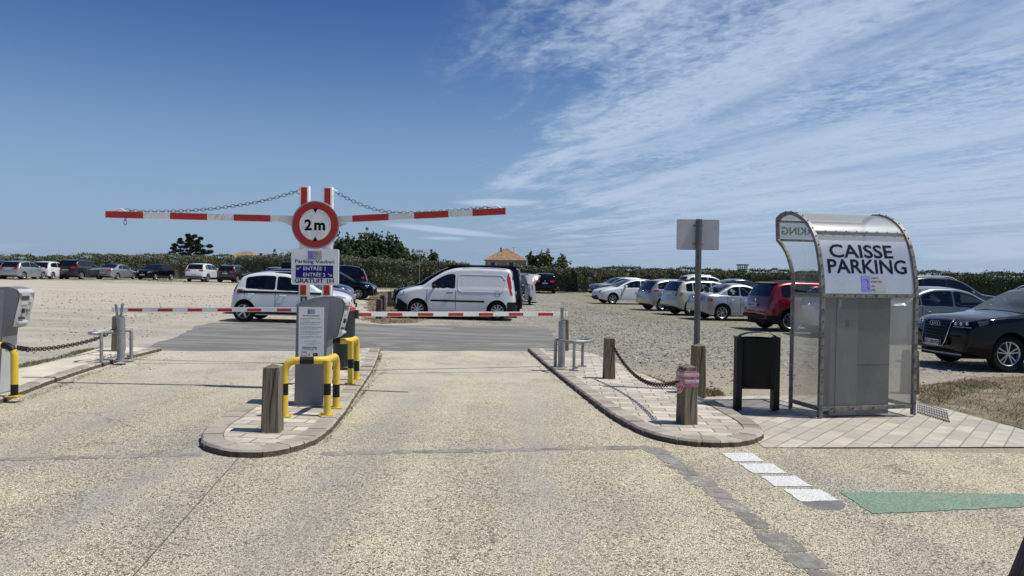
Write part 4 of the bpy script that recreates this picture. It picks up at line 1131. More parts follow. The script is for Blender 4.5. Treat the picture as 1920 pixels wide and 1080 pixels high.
# ---------------------------------------------------------------- height gates and signs
YG = 9.75
mpx = YG/FPX
def gate(px0, px1, pytop, basepy, arm0, arm1, reds, pxarm, label, side):
    bx = PT((px0+px1)/2, 560, YG); base = Vector((bx.x, YG, gz(bx.x)+HI))
    root = empty('height_gate', base, label, 'height gate', 'height gates')
    L_ = lambda v: Vector(v)-base
    top = PT(px0, pytop, YG).z-base.z; w = (px1-px0)*mpx
    mb = MB(); mb.box((0, 0, top/2), (w, .10, top)); mb.box((0, 0, .006), (.24, .24, .012)); mb.build('post', white, root, bevel=.006)
    for (ya, yb) in ((pytop+3, 400), (534, 553), (597, 640)):
        mb = MB(); za, zb_ = PT(px0, ya, YG).z-base.z, PT(px0, yb, YG).z-base.z; mb.box((0, -.053, (za+zb_)/2), (w*.66, .004, abs(za-zb_))); mb.build('red_strip', red, root, smooth=0)
    A, B = L_(PT(*arm0, YG+.02)), L_(PT(*arm1, YG-.10))
    d = (B-A); mb = MB(); hh = .040
    def seg(a, b, g, mi):
        P0, P1 = A.lerp(B, a), A.lerp(B, b); V = []
        for p in (P0, P1):
            for (dy, dz) in ((-.032, -hh), (.032, -hh), (.032, hh), (-.032, hh)): V.append(p+Vector((0, dy*g, dz*g)))
        mb.add(V, [(0, 1, 5, 4), (1, 2, 6, 5), (2, 3, 7, 6), (3, 0, 4, 7), (0, 3, 2, 1), (4, 5, 6, 7)], mi)
    seg(0, 1, 1, 0)
    for (a, b) in reds:
        ta = (a-arm0[0])/(arm1[0]-arm0[0]); tb_ = (b-arm0[0])/(arm1[0]-arm0[0]); seg(max(0, min(ta, tb_)), min(1.0008, max(ta, tb_)), 1.03, 1)
    mb.build('arm', [white, red], root, smooth=0, merge=False)
    mb = MB(); s = side
    mb.prism([(0, -.04), (s*.22, -.04), (s*.05, -.12), (0, -.14)], 'y', -.012, .012)
    for v in mb.v: v += A.lerp(B, .0)
    mb.build('gusset', white, root, smooth=0)
    mb = MB(); t = Vector((s*w/2, 0, top-.03)); mb.tube([t, t+Vector((s*.05, 0, -.02)), t+Vector((s*.055, 0, -.06)), t+Vector((0, 0, -.075))], .009, 8); mb.build('eyelet', white, root, smooth=50)
    e = A.lerp(B, .93 if side < 0 else .945)+Vector((0, 0, hh))
    mb = MB(); mb.tube([e+Vector((-.07, 0, 0)), e+Vector((-.02, 0, .035)), e+Vector((.02, 0, .035)), e+Vector((.07, 0, 0))], .008, 8); mb.build('eyelet', white, root, smooth=50)
    return root, base, t+base+Vector((s*.045, -.02, -.04)), e+base, A+base, B+base
g1 = gate(562, 579, 349, 718, (562, 411), (200, 402), [(508, 439), (389, 320), (270, 200)], 0, 'left red and white height-limit arm with its post behind the round 2m sign', -1)
g2 = gate(605.5, 622.5, 350.5, 718, (622, 412), (948, 396), [(662, 730), (778, 842), (887, 948)], 0, 'right red and white height-limit arm with its post behind the round 2m sign', 1)
Yc = YG-.05
chain('chain', [g1[2], PT(500, 376, Yc), PT(430, 388, Yc), PT(370, 394.5, Yc), PT(300, 397, Yc), PT(268, 397, Yc), PT(236, 394, Yc-.03)], .048, .0034, chaincol, 'thin steel chain holding up the left height-limit arm')
chain('chain', [g2[2], PT(660, 377, Yc), PT(700, 393, Yc), PT(740, 399.5, Yc), PT(800, 399, Yc), PT(870, 393.5, Yc), PT(920, 388.5, Yc)], .048, .0034, chaincol, 'thin steel chain holding up the right height-limit arm')
chain('chain', [PT(235.5, 405, Yc-.08), PT(234.5, 421, Yc-.08)], .042, .0045, chaincol, 'short end of chain dangling under the left height-limit arm')
# round sign
YS = YG-.075
c = PT(591.5, 421.5, YS)
root = empty('round_sign', c, 'round red-ringed sign reading 2m, fixed to the twin gate posts', 'sign')
mb = MB(); mb.lathe([(0, .02), (.306, .02), (.311, .0), (.306, -.012), (.295, -.012)], n=56, axis='y'); mb.build('sign_rim', galv, root, smooth=30)
mb = MB(); mb.lathe([(0, -.010), (.298, -.010)], n=56, axis='y'); mb.build('sign_face', signwhite, root, smooth=0)
mb = MB(); mb.lathe([(.205, -.0125), (.293, -.0125)], n=56, axis='y'); mb.build('red_ring', mat('sign_red', (.40, .015, .010), .35), root, smooth=0)
mb = MB()
fit_text(mb, '2', lambda a, b: (a, -.0135, b), -.092, -.003, .095, .142, .035); fit_text(mb, 'm', lambda a, b: (a, -.0135, b), .058, -.022, .142, .10, .04)
mb.add([(-.033, -.0137, .208), (.033, -.0137, .208), (0, -.0137, .150)], [(0, 1, 2)]); mb.add([(-.033, -.0137, -.208), (.033, -.0137, -.208), (0, -.0137, -.150)], [(0, 2, 1)])
mb.build('lettering', letter, root, smooth=0)
# information sign
c = PT(591, 500.5, YS)
root = empty('parking_sign', c, 'white rectangular sign reading Parking Vauban with two entrance arrows', 'sign')
w, h = 88*mpx, 67*mpx
mb = MB(); mb.prism(rounded(w, h, .03), 'y', -.012, .012); mb.build('sign_panel', signwhite, root, smooth=30)
def sp_(x, y): return ((x-591)*mpx, (500.5-y)*mpx)
mb = MB(); x0, y0 = sp_(555.5, 497.5); x1, y1 = sp_(625, 521); mb.box(((x0+x1)/2, -.0135, (y0+y1)/2), (x1-x0, .003, abs(y1-y0))); mb.build('blue_field', blueprint, root, smooth=0)
mb = MB(); fn = lambda a, b: (a, -.0165, b); W_ = lambda p: p*mpx
fit_text(mb, 'ENTRÉE 1', fn, *sp_(590, 502.5), W_(41), .058, .010); fit_text(mb, 'ENTRÉE 2', fn, *sp_(590, 514), W_(41), .058, .010)
def arrow(cx, cy, sx, sz):
    x, z = sp_(cx, cy)
    for a, b in (((-.026, .017), (.026, -.017)), ((.026, -.017), (.002, -.020)), ((.026, -.017), (.022, .006))):
        A = Vector((x+a[0]*sx, -.0165, z+a[1]*sz)); B = Vector((x+b[0]*sx, -.0165, z+b[1]*sz)); d = (B-A).normalized(); n = Vector((-d.z, 0, d.x))*.0042
        mb.add([A+n, B+n, B-n, A-n], [(0, 1, 2, 3)])
arrow(561.5, 503, -1, 1); arrow(619, 515, 1, 1)
mb.build('white_lettering', mat('white_letter', (.75, .75, .75), .5), root, smooth=0, merge=False)
mb = MB(); fit_text(mb, 'Parking Vauban', fn, *sp_(590.5, 491.5), W_(72.5), .062, .006); mb.build('black_lettering', letter, root, smooth=0); mb = MB(); fit_text(mb, 'GRATUIT 1H', fn, *sp_(590, 526.5), W_(72.5), .060, .012)
mb.build('black_lettering', letter, root, smooth=0)
def logo(root, cx, cz, w, h, fn, txt=True, sub=0):
    """town badge: lilac block with an outline, grey field with four words"""
    mb = MB(); mb.grid([[fn(cx-w/2+w*.36*i/2, cz-h/2+h*j/3) for j in range(4)] for i in range(3)]); mb.build('badge_block', lilac, root, smooth=60)
    mb = MB(); mb.grid([[fn(cx-w/2+w*.36+w*.64*i/2, cz-h/2+h*j/3) for j in range(4)] for i in range(3)]); mb.build('badge_field', logogrey, root, smooth=60)
    mb = MB(); f2 = lambda a, b: Vector(fn(a, b))+fn_off
    lx = cx-w*.14+w*.02
    for t, dz, ww in (('SAINT-', .36, .34), ('MARTIN-', .12, .46), ('de-', -.14, .18), ('RÉ', -.38, .16)):
        fit_text(mb, t, f2, lx+w*ww/2+w*.02, cz+h*dz, w*ww, h*.15, .0)
    for (a, b), (c2, d2) in (((-.44, .25), (-.30, .30)), ((-.30, .30), (-.22, .1)), ((-.22, .1), (-.26, -.2)), ((-.26, -.2), (-.2, -.38))):
        mb.tube([f2(cx+w*a, cz+h*b), f2(cx+w*c2, cz+h*d2)], w*.006, 4)
    mb.build('badge_words', mat('dark_words', (.03, .03, .05), .5), root, smooth=0)
fn_off = Vector((0, -.002, 0))
x, z = sp_(590.5, 479); logo(root, x, z, W_(26), W_(16), lambda a, b: (a, -.0145, b))
# stickers on the posts
for (px, py, ww, hh, lab) in ((569.5, 562, .085, .085, 'dark sticker with a pale blob on the left gate post'), (612.5, 559.5, .085, .045, 'torn pale sticker on the right gate post')):
    c = PT(px, py, YG-.056); mb = MB(); mb.prism(rounded(ww, hh, .008, 3), 'y', -.001, .001)
    o = mb.build('sticker', mat('sticker_teal', (.03, .09, .10), .5), smooth=0, loc=None); o.location = c; tag(o, lab, 'sticker')
    mb = MB(); mb.lathe([(0, -.002), (.018, -.002)], (0, 0, .008), 14, 'y'); mb.prism([(-.026, -.04*hh/.085), (.026, -.04*hh/.085), (.012, -.008), (-.012, -.008)], 'y', -.0022, -.0015); mb.build('sticker_print', logogrey, o, smooth=0)

# ---------------------------------------------------------------- barriers
def barrier(px, Y0, boom0, boom1, Y1, reds, label, radius=.165):
    p = PT(px, 640, Y0); base = Vector((p.x, Y0, gz(p.x)+HI))
    root = empty('barrier', base, label, 'barrier', 'low swing barriers')
    dk = mat('barrier_housing', (.018, .024, .027), .45, vary=.15)
    hh = .94
    mb = MB(); mb.lathe([(0, 0), (radius*1.06, 0), (radius*1.06, .04), (radius, .05), (radius, hh-.05), (0, hh-.05)], n=32); mb.build('housing', dk, root, smooth=30)
    mb = MB(); mb.lathe([(radius+.003, hh-.05), (radius+.006, hh-.04), (radius+.006, hh-.005), (radius-.02, hh+.008), (0, hh+.01)], n=32); mb.build('housing_cap', mat('cap_red', (.45, .07, .05), .4), root, smooth=30)
    A = PT(*boom0, Y0+.0)-base; B = PT(*boom1, Y1)-base; mb = MB(); H_ = .036
    def seg(ta, tb, dy, zl, zh, mi):
        V = []
        for t in (ta, tb):
            p = A.lerp(B, t)
            for (y, z) in ((-dy, zl), (dy, zl), (dy, zh), (-dy, zh)): V.append(p+Vector((0, y, z)))
        mb.add(V, [(0, 1, 5, 4), (1, 2, 6, 5), (2, 3, 7, 6), (3, 0, 4, 7), (0, 3, 2, 1), (4, 5, 6, 7)], mi)
    seg(0, 1, .022, -H_, H_, 0)
    def solve(px_):
        lo, hi = 0., 1.
        for _ in range(30):
            md = (lo+hi)/2; p = A.lerp(B, md)+base-EYE; x = 960+FPX*p.dot(_r)/p.dot(_f)
            if (x-px_)*(boom1[0]-boom0[0]) > 0: hi = md
            else: lo = md
        return lo
    for a, b in reds: seg(*sorted((solve(a), solve(b))), .0235, -H_+.008, H_-.018, 1)
    for a, b in reds[-1:]: seg(1-.012, 1.0, .026, -H_-.003, H_+.003, 0)
    mb.build('boom', [white, red], root, smooth=0, merge=False)
    mb = MB(); mb.box((A.x+(B-A).normalized().x*.1, A.y, A.z), (.26, .07, .13)); mb.build('boom_clamp', dk, root, bevel=.01)
    return root, A+base, B+base
b1_ = barrier(645, 11.4, (645, 589), (1065, 588.5), 12.75, [(668, 697), (727, 755), (784, 813), (841, 869), (898, 925), (954, 981), (1009, 1037)], 'dark round barrier post with the right-hand red and white arm')
b2_ = barrier(600, 12.3, (600, 580.5), (211, 580.5), 12.25, [(576, 602), (520, 547), (464, 491), (409, 436), (353, 380), (297, 325), (241, 268)], 'barrier with the left-hand red and white arm, its post hidden by the ticket terminal', .14)
def rest_post(px, py, B, label, x):
    p = G(px, py, HI); base = Vector((p.x, p.y+.06, p.z)); root = empty('barrier_rest', base, label, 'barrier rest', 'rest posts for the barrier arms')
    hz = B.z-.045-base.z-.05
    mb = MB(); mb.lathe([(0, 0), (.10, 0), (.10, .012), (.058, .013), (.058, hz), (.045, hz+.004), (.045, hz-.03), (0, hz-.03)], n=20); mb.build('post', galv, root, smooth=30)
    by = B.y-base.y
    mb = MB()
    for dy in (-.045, .045):
        mb.box((x, dy, hz+.09), (.04, .012, .26))
        for v in mb.v[-8:]:
            v.y += (v.z-hz)*(.25 if dy > 0 else -.25)
    mb.build('fork', galv, root, smooth=0)
    return base
def seg_at(A, B, px):
    lo, hi = 0., 1.
    for _ in range(30):
        md = (lo+hi)/2; p = A.lerp(B, md)-EYE; x = 960+FPX*p.dot(_r)/p.dot(_f)
        if (x-px)*(1 if B.x > A.x else -1) > 0: hi = md
        else: lo = md
    return A.lerp(B, lo)
q = seg_at(b1_[1], b1_[2], 1052); 
rest_post(1053, 690, q, 'grey steel rest post under the tip of the right barrier arm', -.005)
q = seg_at(b2_[1], b2_[2], 224)
rest_post(223, 677, q, 'grey steel rest post under the tip of the left barrier arm', -.03)

# ---------------------------------------------------------------- hoops
def fillet(pts, rad, n=6):
    pts = [Vector(p) for p in pts]; out = [pts[0]]
    for i in range(1, len(pts)-1):
        a, b, c = pts[i-1], pts[i], pts[i+1]; r_ = min(rad, (a-b).length*.48, (c-b).length*.48)
        p, q = b+(a-b).normalized()*r_, b+(c-b).normalized()*r_
        for k in range(n+1):
            t = k/n; out.append(p*(1-t)**2+b*2*t*(1-t)+q*t*t)
    out.append(pts[-1]); return out
def densify(pts, st=.02):
    out = [pts[0]]
    for a, b in zip(pts[:-1], pts[1:]):
        k = max(1, int((b-a).length/st)); out += [a.lerp(b, i/k) for i in range(1, k+1)]
    return out
def yellow_hoop(base, path, tleg, bands, tb_, label, h):
    root = empty('hoop_guard', base, label, 'guard rail', 'yellow and black hoop guards')
    pts = densify(fillet(path, .13)); acc = 0; mis = []
    for a, b in zip(pts[:-1], pts[1:]):
        m_ = acc+(b-a).length/2; acc += (b-a).length; mis.append(1 if any(x <= m_ <= y for x, y in bands) else 0)
    mb = MB(); mb.tube(pts, .0385, 14, mis=mis); mb.build('rail', [yellow, black], root, smooth=60)
    feet = [path[0], path[-1]]
    if tleg is not None:
        q = [Vector((tleg[0], tleg[1], z)) for z in [h*i/24 for i in range(25)]]
        mb = MB(); mb.tube(q, .037, 14, mis=[1 if tb_[0] <= (i+.5)*h/24 <= tb_[1] else 0 for i in range(24)]); mb.build('leg', [yellow, black], root, smooth=60); feet.append(tleg)
    for f in feet:
        mb = MB(); mb.box((f[0], f[1], .006), (.15, .12, .012)); 
        for sx in (-1, 1): mb.lathe([(0, .024), (.010, .022), (.011, .010)], (f[0]+sx*.058, f[1], 0), 8)
        mb.build('foot_plate', yellow, root, smooth=0)
A = G(533, 781, HI); Bc = G(612, 781, HI)+Vector((0, .03, 0)); Cc = G(630, 766, HI)
h = .575
def mkhoop(off, label):
    base = A+Vector(off); base.z = gz(base.x)+HI
    l = lambda v, z=0: (v.x-A.x, v.y-A.y, z)
    X = Cc.x-A.x
    path = [l(A), l(A, h), (X, Bc.y-A.y+.0, h), (X, Cc.y-A.y, h), (X, Cc.y-A.y, 0)]
    yellow_hoop(base, path, (Bc.x-A.x-.0, Bc.y-A.y), [(.215, .35), (h+.10, h+.235), (1.60, 1.73)], (.215, .345), label, h)
mkhoop((0, 0, 0), 'yellow and black steel hoop in front of the middle ticket terminal')
d2 = G(656, 722, HI)-G(612, 781, HI)
mkhoop((d2.x, d2.y, 0), 'yellow and black steel hoop behind the ticket terminal, before the round barrier post')
# left one, turned the other way: only its right end is in the picture
A2 = G(27, 744, HI); path = [(-.95, .30, 0), (-.95, .30, h), (-.95, .02, h), (0, .0, h), (0, 0, 0)]
yellow_hoop(A2, path, None, [(1.05+.02+.50, 1.72), (2.09, 2.22)], None, 'yellow and black steel hoop at the left edge of the photo', h)

def grey_hoop(pts_legs, arc, h, label, wide):
    base = pts_legs[0]; root = empty('hoop_guard', base, label, 'guard rail', 'grey steel hoop guards')
    L_ = [v-base for v in pts_legs]
    path = [Vector((L_[0].x, L_[0].y, 0)), Vector((L_[0].x, L_[0].y, h))]+[Vector((v[0], v[1], h)) for v in arc]
    mb = MB(); mb.tube(fillet(path, .09, 5), .027, 12); mb.build('rail', galv, root, smooth=60)
    for v in L_[1:]:
        mb = MB(); mb.tube([(v.x, v.y, 0), (v.x, v.y, h)], .024, 12); mb.build('leg', galv, root, smooth=60)
    for v in L_:
        mb = MB(); mb.box((v.x, v.y, .005), (.14, .10, .010)); mb.build('foot_plate', galv, root, smooth=0)
def arc_pts(x0, y0, x1, y1, depth, back, n=12):
    out = []
    for i in range(n+1):
        t = math.pi*i/n; cx = (x0+x1)/2; rx = (x1-x0)/2
        out.append((cx-rx*math.cos(t), y0+(y1-y0)*i/n-depth*math.sin(t)))
    out += [(x1-.02*(1 if x1 > x0 else -1), y1+back*.6), (x1-.10*(1 if x1 > x0 else -1), y1+back)]
    return out
l1, l2, l3 = G(1041, 688, HI), G(1076, 695, HI), G(1092, 687, HI)
grey_hoop([l1, l2, l3], arc_pts(.06, -.10, l3.x-l1.x+.13, .0, .28, .16), .45, 'grey steel hoop round the right barrier rest post', 0)
l1, l2 = G(246, 671, HI), G(190, 680, HI)
grey_hoop([l1, l2], arc_pts(-.06, -.10, l2.x-l1.x-.20, l2.y-l1.y+.15, .40, .14), .45, 'grey steel hoop round the left barrier rest post', 0)

# ---------------------------------------------------------------- ticket terminals
mm = 8.55/FPX
OUT = [(553, 763), (556, 578), (566, 573), (585, 566), (603, 563), (622, 562.5), (634, 565), (640.5, 569), (643, 575), (641, 590), (636.5, 608), (631, 632), (627, 638.5), (613, 641.5), (611, 660), (604, 763)]
def terminal():
    base = G(604, 763, HI)
    root = empty('ticket_terminal', base, 'grey ticket terminal with a white tariff notice on the middle island', 'ticket terminal', 'car park ticket terminals')
    lo = lambda x, y: ((x-604)*mm, (763-y)*mm)
    prof = [lo(*p) for p in OUT]
    mb = MB(); mb.prism(prof, 'y', 0, .26); mb.build('housing', greyplastic, root, bevel=.008)
    inner = [lo(*p) for p in ((555.5, 757), (558.3, 580), (612, 568.5), (615, 571), (608.5, 660), (601.5, 757))]
    mb = MB(); mb.prism(inner, 'y', -.006, .002); mb.build('door', mat('terminal_door', (.19, .195, .215), .5, vary=.08), root, bevel=.003)
    # light side faces
    q = [lo(*p) for p in ((643.3, 574), (641.6, 590), (637, 608), (631.6, 632), (629, 637))]
    mb = MB(); mb.grid([[(x+.004, y, z) for y in (-.002, .05, .15, .262)] for x, z in q]); mb.add([(q[0][0]+.004, -.002, q[0][1]), (q[0][0]+.004, .262, q[0][1]), (q[0][0]-.025, .262, q[0][1]+.045), (q[0][0]-.025, -.002, q[0][1]+.045)], [(0, 1, 2, 3)])
    cpn = mb.build('control_panel', lightpanel, root, smooth=40)
    a, b = Vector((q[0][0]+.004, 0, q[0][1])), Vector((q[-1][0]+.004, 0, q[-1][1])); dv = (b-a).normalized(); nn = Vector((-dv.z, 0, dv.x)); nn = nn if nn.x > 0 else -nn
    def onp(nm, t, y, w, hgt, th, m_):
        c = a.lerp(b, t); mb = MB(); V = []
        off = .012
        for k in (off-.004, th+off):
            for (dy, dt) in ((-w/2, -hgt/2), (w/2, -hgt/2), (w/2, hgt/2), (-w/2, hgt/2)): V.append(c+Vector((0, y+dy, 0))+dv*dt+nn*k)
        mb.add(V, [(0, 1, 2, 3), (4, 5, 6, 7), (0, 1, 5, 4), (1, 2, 6, 5), (2, 3, 7, 6), (3, 0, 4, 7)]); mb.build(nm, m_, cpn, smooth=0)
    scr = mat('display_dark', (.05, .06, .06), .15); dgp = mat('slot_dark', (.03, .03, .03), .5); pal = mat('pale_plastic', (.55, .56, .56), .4)
    onp('display', .14, .10, .12, .045, .004, scr); onp('label_plate', .30, .10, .11, .035, .004, pal); onp('button', .22, .20, .045, .05, .008, pal)
    onp('card_slot', .52, .10, .03, .05, .02, dgp); onp('card_slot', .52, .19, .05, .03, .012, mat('slot_grey', (.2, .2, .2), .5)); onp('ticket_slot', .74, .10, .08, .02, .02, dgp); onp('ticket_tray', .86, .13, .18, .02, .03, pal)
    q = [lo(*p) for p in ((611.3, 643), (610.4, 665), (604.3, 762))]
    mb = MB(); mb.grid([[(x+.004, y, z) for y in (.004, .255)] for x, z in q]); mb.build('side_panel', lightpanel, root, smooth=40)
    mb = MB(); x, z = lo(578.5, 766); mb.box((x, .13, .0), (.34, .30, .03)); mb.build('plinth', greyplastic, root)
    return root, lo
trm, lo = terminal()
x0, z0 = lo(561, 681); x1, z1 = lo(606, 582.5)
nb = MB(); nb.box(((x0+x1)/2, -.009, (z0+z1)/2), (x1-x0, .006, z1-z0)); ntc = nb.build('notice', signwhite, trm, smooth=0)
mb = MB(); fn = lambda a, b: (a, -.0135, b); cx = (x0+x1)/2; S_ = lambda px, py: lo(545+px/7.445, 555+py/7.445)
def line(s, px, py, wpx, hpx, bold=0): x, z = S_(px, py); fit_text(mb, s, fn, x, z, wpx/7.445*mm, hpx/7.445*mm*1.25, bold)
line('Période de paiement :', 290, 322, 235, 17, .03)
for y, w_ in ((360, 270), (408, 280), (474, 280), (538, 280), (605, 280)): line('du 1 au 30 de 10h à 20h, tous les jours', 282, y, w_, 13, .02)
for y, w_, px in ((377, 130, 205), (425, 255, 268), (442, 250, 266), (491, 240, 262), (508, 235, 258), (556, 250, 266), (573, 235, 258), (622, 130, 205)): line('tarif par heure et gratuit la nuit', px, y, w_, 10)
line('Stationnement gratuit', 278, 662, 160, 12); line('sur les places du parking de la ville', 275, 688, 290, 10); line('de jour et de nuit', 278, 710, 110, 9)
line('Paiement en sortie', 268, 744, 190, 17, .03); line('uniquement par CB', 268, 768, 200, 17, .03)
line('+', 262, 845, 24, 24, .03); line('Ticket', 193, 858, 50, 12); line('CB', 345, 842, 70, 34, .12)
for (a, b, c, d) in ((160, 800, 228, 803), (160, 880, 228, 883), (160, 800, 163, 883), (225, 800, 228, 883), (175, 815, 212, 821)):
    xa, za = S_(a, b); xb, zb_ = S_(c, d); mb.box(((xa+xb)/2, -.0128, (za+zb_)/2), (abs(xb-xa), .001, abs(za-zb_)))
mb.build('notice_text', letter, ntc, smooth=0, merge=False)
fn_off = Vector((0, -.001, 0)); x, z = S_(288, 265); logo(ntc, x, z, 100/7.445*mm, 66/7.445*mm, lambda a, b: (a, -.0128, b))
lt = copy_tree(trm); pL = G(-3, 739.5, HI); lt.location = pL; lt['label'] = 'grey ticket terminal cut off by the left edge, its panel facing right'

# ---------------------------------------------------------------- signpost seen from behind, litter bin
p = G(1306, 741, 0.02); Yp = p.y+.22
root = empty('signpost', (PT(1306.5, 640, Yp).x, Yp, p.z), 'grey steel pole carrying a blank rectangular sign seen from behind', 'signpost')
top = PT(1309, 411, Yp).z-p.z
mb = MB(); mb.lathe([(0, 0), (.043, 0), (.043, top), (0, top)], n=8); mb.build('pole', mat('pole_grey', (.12, .125, .13), .55, .4, vary=.25), root, smooth=0)
za, zb_ = PT(1309, 411, Yp).z-p.z, PT(1309, 468.5, Yp).z-p.z; ww = 80*Yp/FPX
mb = MB(); mb.prism(rounded(ww, za-zb_, .02, 4, cx=.0, cy=(za+zb_)/2), 'y', .052, .060); mb.build('sign_panel', mat('sign_back', (.52, .52, .52), .5, .1, vary=.08), root, smooth=30)
for f in (.2, .8):
    mb = MB(); mb.box((0, .045, zb_+(za-zb_)*f), (.14, .02, .03)); mb.build('clamp', galv, root, smooth=0)

pb = G(1382, 768.5, .008); mb0 = (pb.y)/FPX
root = empty('litter_bin', (G(1417, 768, .008).x, pb.y+.05, pb.z), 'black metal litter bin with an arched hoop on two flat posts', 'litter bin')
hw = .262
for sx in (-1, 1):
    mb = MB(); mb.box((sx*(hw-.035), 0, .445), (.074, .13, .89)); mb.build('post', black, root, bevel=.006)
mb = MB(); mb.box((0, 0, .27), (.44, .06, .035)); mb.build('crossbar', black, root, bevel=.004)
mb = MB(); mb.lathe([(.0, .295), (.195, .295), (.205, .31), (.205, .86), (.212, .865), (.212, .875), (.19, .875), (.19, .33), (0, .33)], n=28); mb.build('basket', mat('bin_black', (.004, .0045, .005), .6, spec=.25), root, smooth=40)
pts = [Vector((-(.235)*math.cos(math.pi*i/14), 0, .865+.075*math.sin(math.pi*i/14))) for i in range(15)]
mb = MB(); rw = [[p_+Vector((0, y, 0)) for y in (-.05, .05)] for p_ in pts]; mb.grid(rw); mb.grid([[v+Vector((0, 0, .008)) for v in r_] for r_ in rw]); mb.build('hoop', black, root, smooth=60)

# ---------------------------------------------------------------- shelter
SA = G(1537, 783, .01); ang = R(13)
sroot = empty('pay_shelter', SA, 'curved transparent shelter marked CAISSE PARKING', 'shelter', rz=ang)
PRF = [(0, 0), (0, 1.42), (.014, 1.60), (.05, 1.78), (.093, 1.95), (.156, 2.10), (.26, 2.24), (.367, 2.32), (.497, 2.385), (.67, 2.43), (.837, 2.42), (.95, 2.36)]
FRT = [(.93, 2.10), (.76, 1.98), (.65, 1.81), (.58, 1.63), (.58, 1.40), (.58, 0)]
WS = 1.27
def strip(mb, path, w0, w1, thick, mi=0):
    """bent band along a (depth, height) path between two widths"""
    n = len(path); outp = []
    for i, (d, z) in enumerate(path):
        a = Vector(path[max(0, i-1)]); b = Vector(path[min(n-1, i+1)]); t = (b-a).normalized(); nn = Vector((-t.y, t.x)); outp.append((Vector((d, z))-nn*0, nn))
    rows = []
    for (p_, nn) in outp:
        a, b = p_-nn*thick/2, p_+nn*thick/2
        rows.append([(w0, a.x, a.y), (w1, a.x, a.y), (w1, b.x, b.y), (w0, b.x, b.y), (w0, a.x, a.y)])
    mb.grid(rows, mi)
    for r_ in (rows[0], rows[-1]): mb.add(r_[:4], [(0, 1, 2, 3)], mi)
def curve2(pts, it=2):
    v = [Vector(p_) for p_ in pts]; out = smooth2(v, it); return [(a.x, a.y) for a in out]
arch = [(0, 0), (0, 1.0)]+curve2(PRF[1:]); fr_ = curve2([(.95, 2.36), (.93, 2.10)], 0)+curve2(FRT, 2)
for w in (0, WS):
    mb = MB(); strip(mb, arch, w-.022, w+.022, .045); mb.build('arch_frame', darkgalv, sroot, smooth=30)
    mb = MB(); strip(mb, fr_, w-.018, w+.018, .035); mb.build('front_frame', darkgalv, sroot, smooth=30)
    for (z, d0, d1) in ((.10, .0, .58), (1.42, .0, .58)):
        mb = MB(); mb.box((w, (d0+d1)/2, z), (.032, d1-d0-.04, .045)); mb.build('side_rail', darkgalv, sroot, smooth=0)
for (z, d) in ((.10, 0), (1.42, 0)):
    mb = MB(); mb.box((WS/2, d, z), (WS-.045, .036, .045)); mb.build('cross_rail', darkgalv, sroot, smooth=0)
brt = mat('aluminium_strip', (.50, .50, .49), .35, .6)
mb = MB(); mb.box((WS/2, .20, 2.178), (WS-.045, .05, .012), M=None)
mb.build('roof_joint', brt, sroot, smooth=0)
for d_, z_ in ((.945, 2.34), (.925, 2.10)):
    mb = MB(); mb.box((WS/2, d_, z_), (WS-.04, .02, .03)); mb.build('front_rail', darkgalv, sroot, smooth=0)
# bolts
mb = MB()
def bolt(w, d, z, nrm): 
    c = Vector((w, d, z)); mb.lathe([(.0, .0), (.0075, 0), (.0075, .010), (0, .011)], (0, 0, 0), 8)
    q_ = Vector(nrm).to_track_quat('Z', 'Y').to_matrix(); k = 4*8
    for v in mb.v[-k:]: v.rotate(q_); v += c
acc = 0; prev = None
for i in range(len(arch)-1):
    a, b = Vector(arch[i]), Vector(arch[i+1]); L_ = (b-a).length; s = 0
    while s < L_:
        if acc <= 0:
            p_ = a.lerp(b, s/L_); t = (b-a)/L_; nn = (0, -t.y, t.x)
            for w in (0, WS): bolt(w, p_.x+nn[1]*.022, p_.y+nn[2]*.022, nn)
            acc = .13
        s += .01; acc -= .01
for i in range(1, 9):
    bolt(WS*i/9, .17, 2.18, (0, -.6, .8)); bolt(WS*i/9, -.018, 1.42, (0, -1, 0))
    if i % 2: bolt(WS*i/9, -.018, .10, (0, -1, 0))
mb.build('bolts', mat('bolt_dark', (.03, .03, .03), .5, .5), sroot, smooth=0, merge=False)
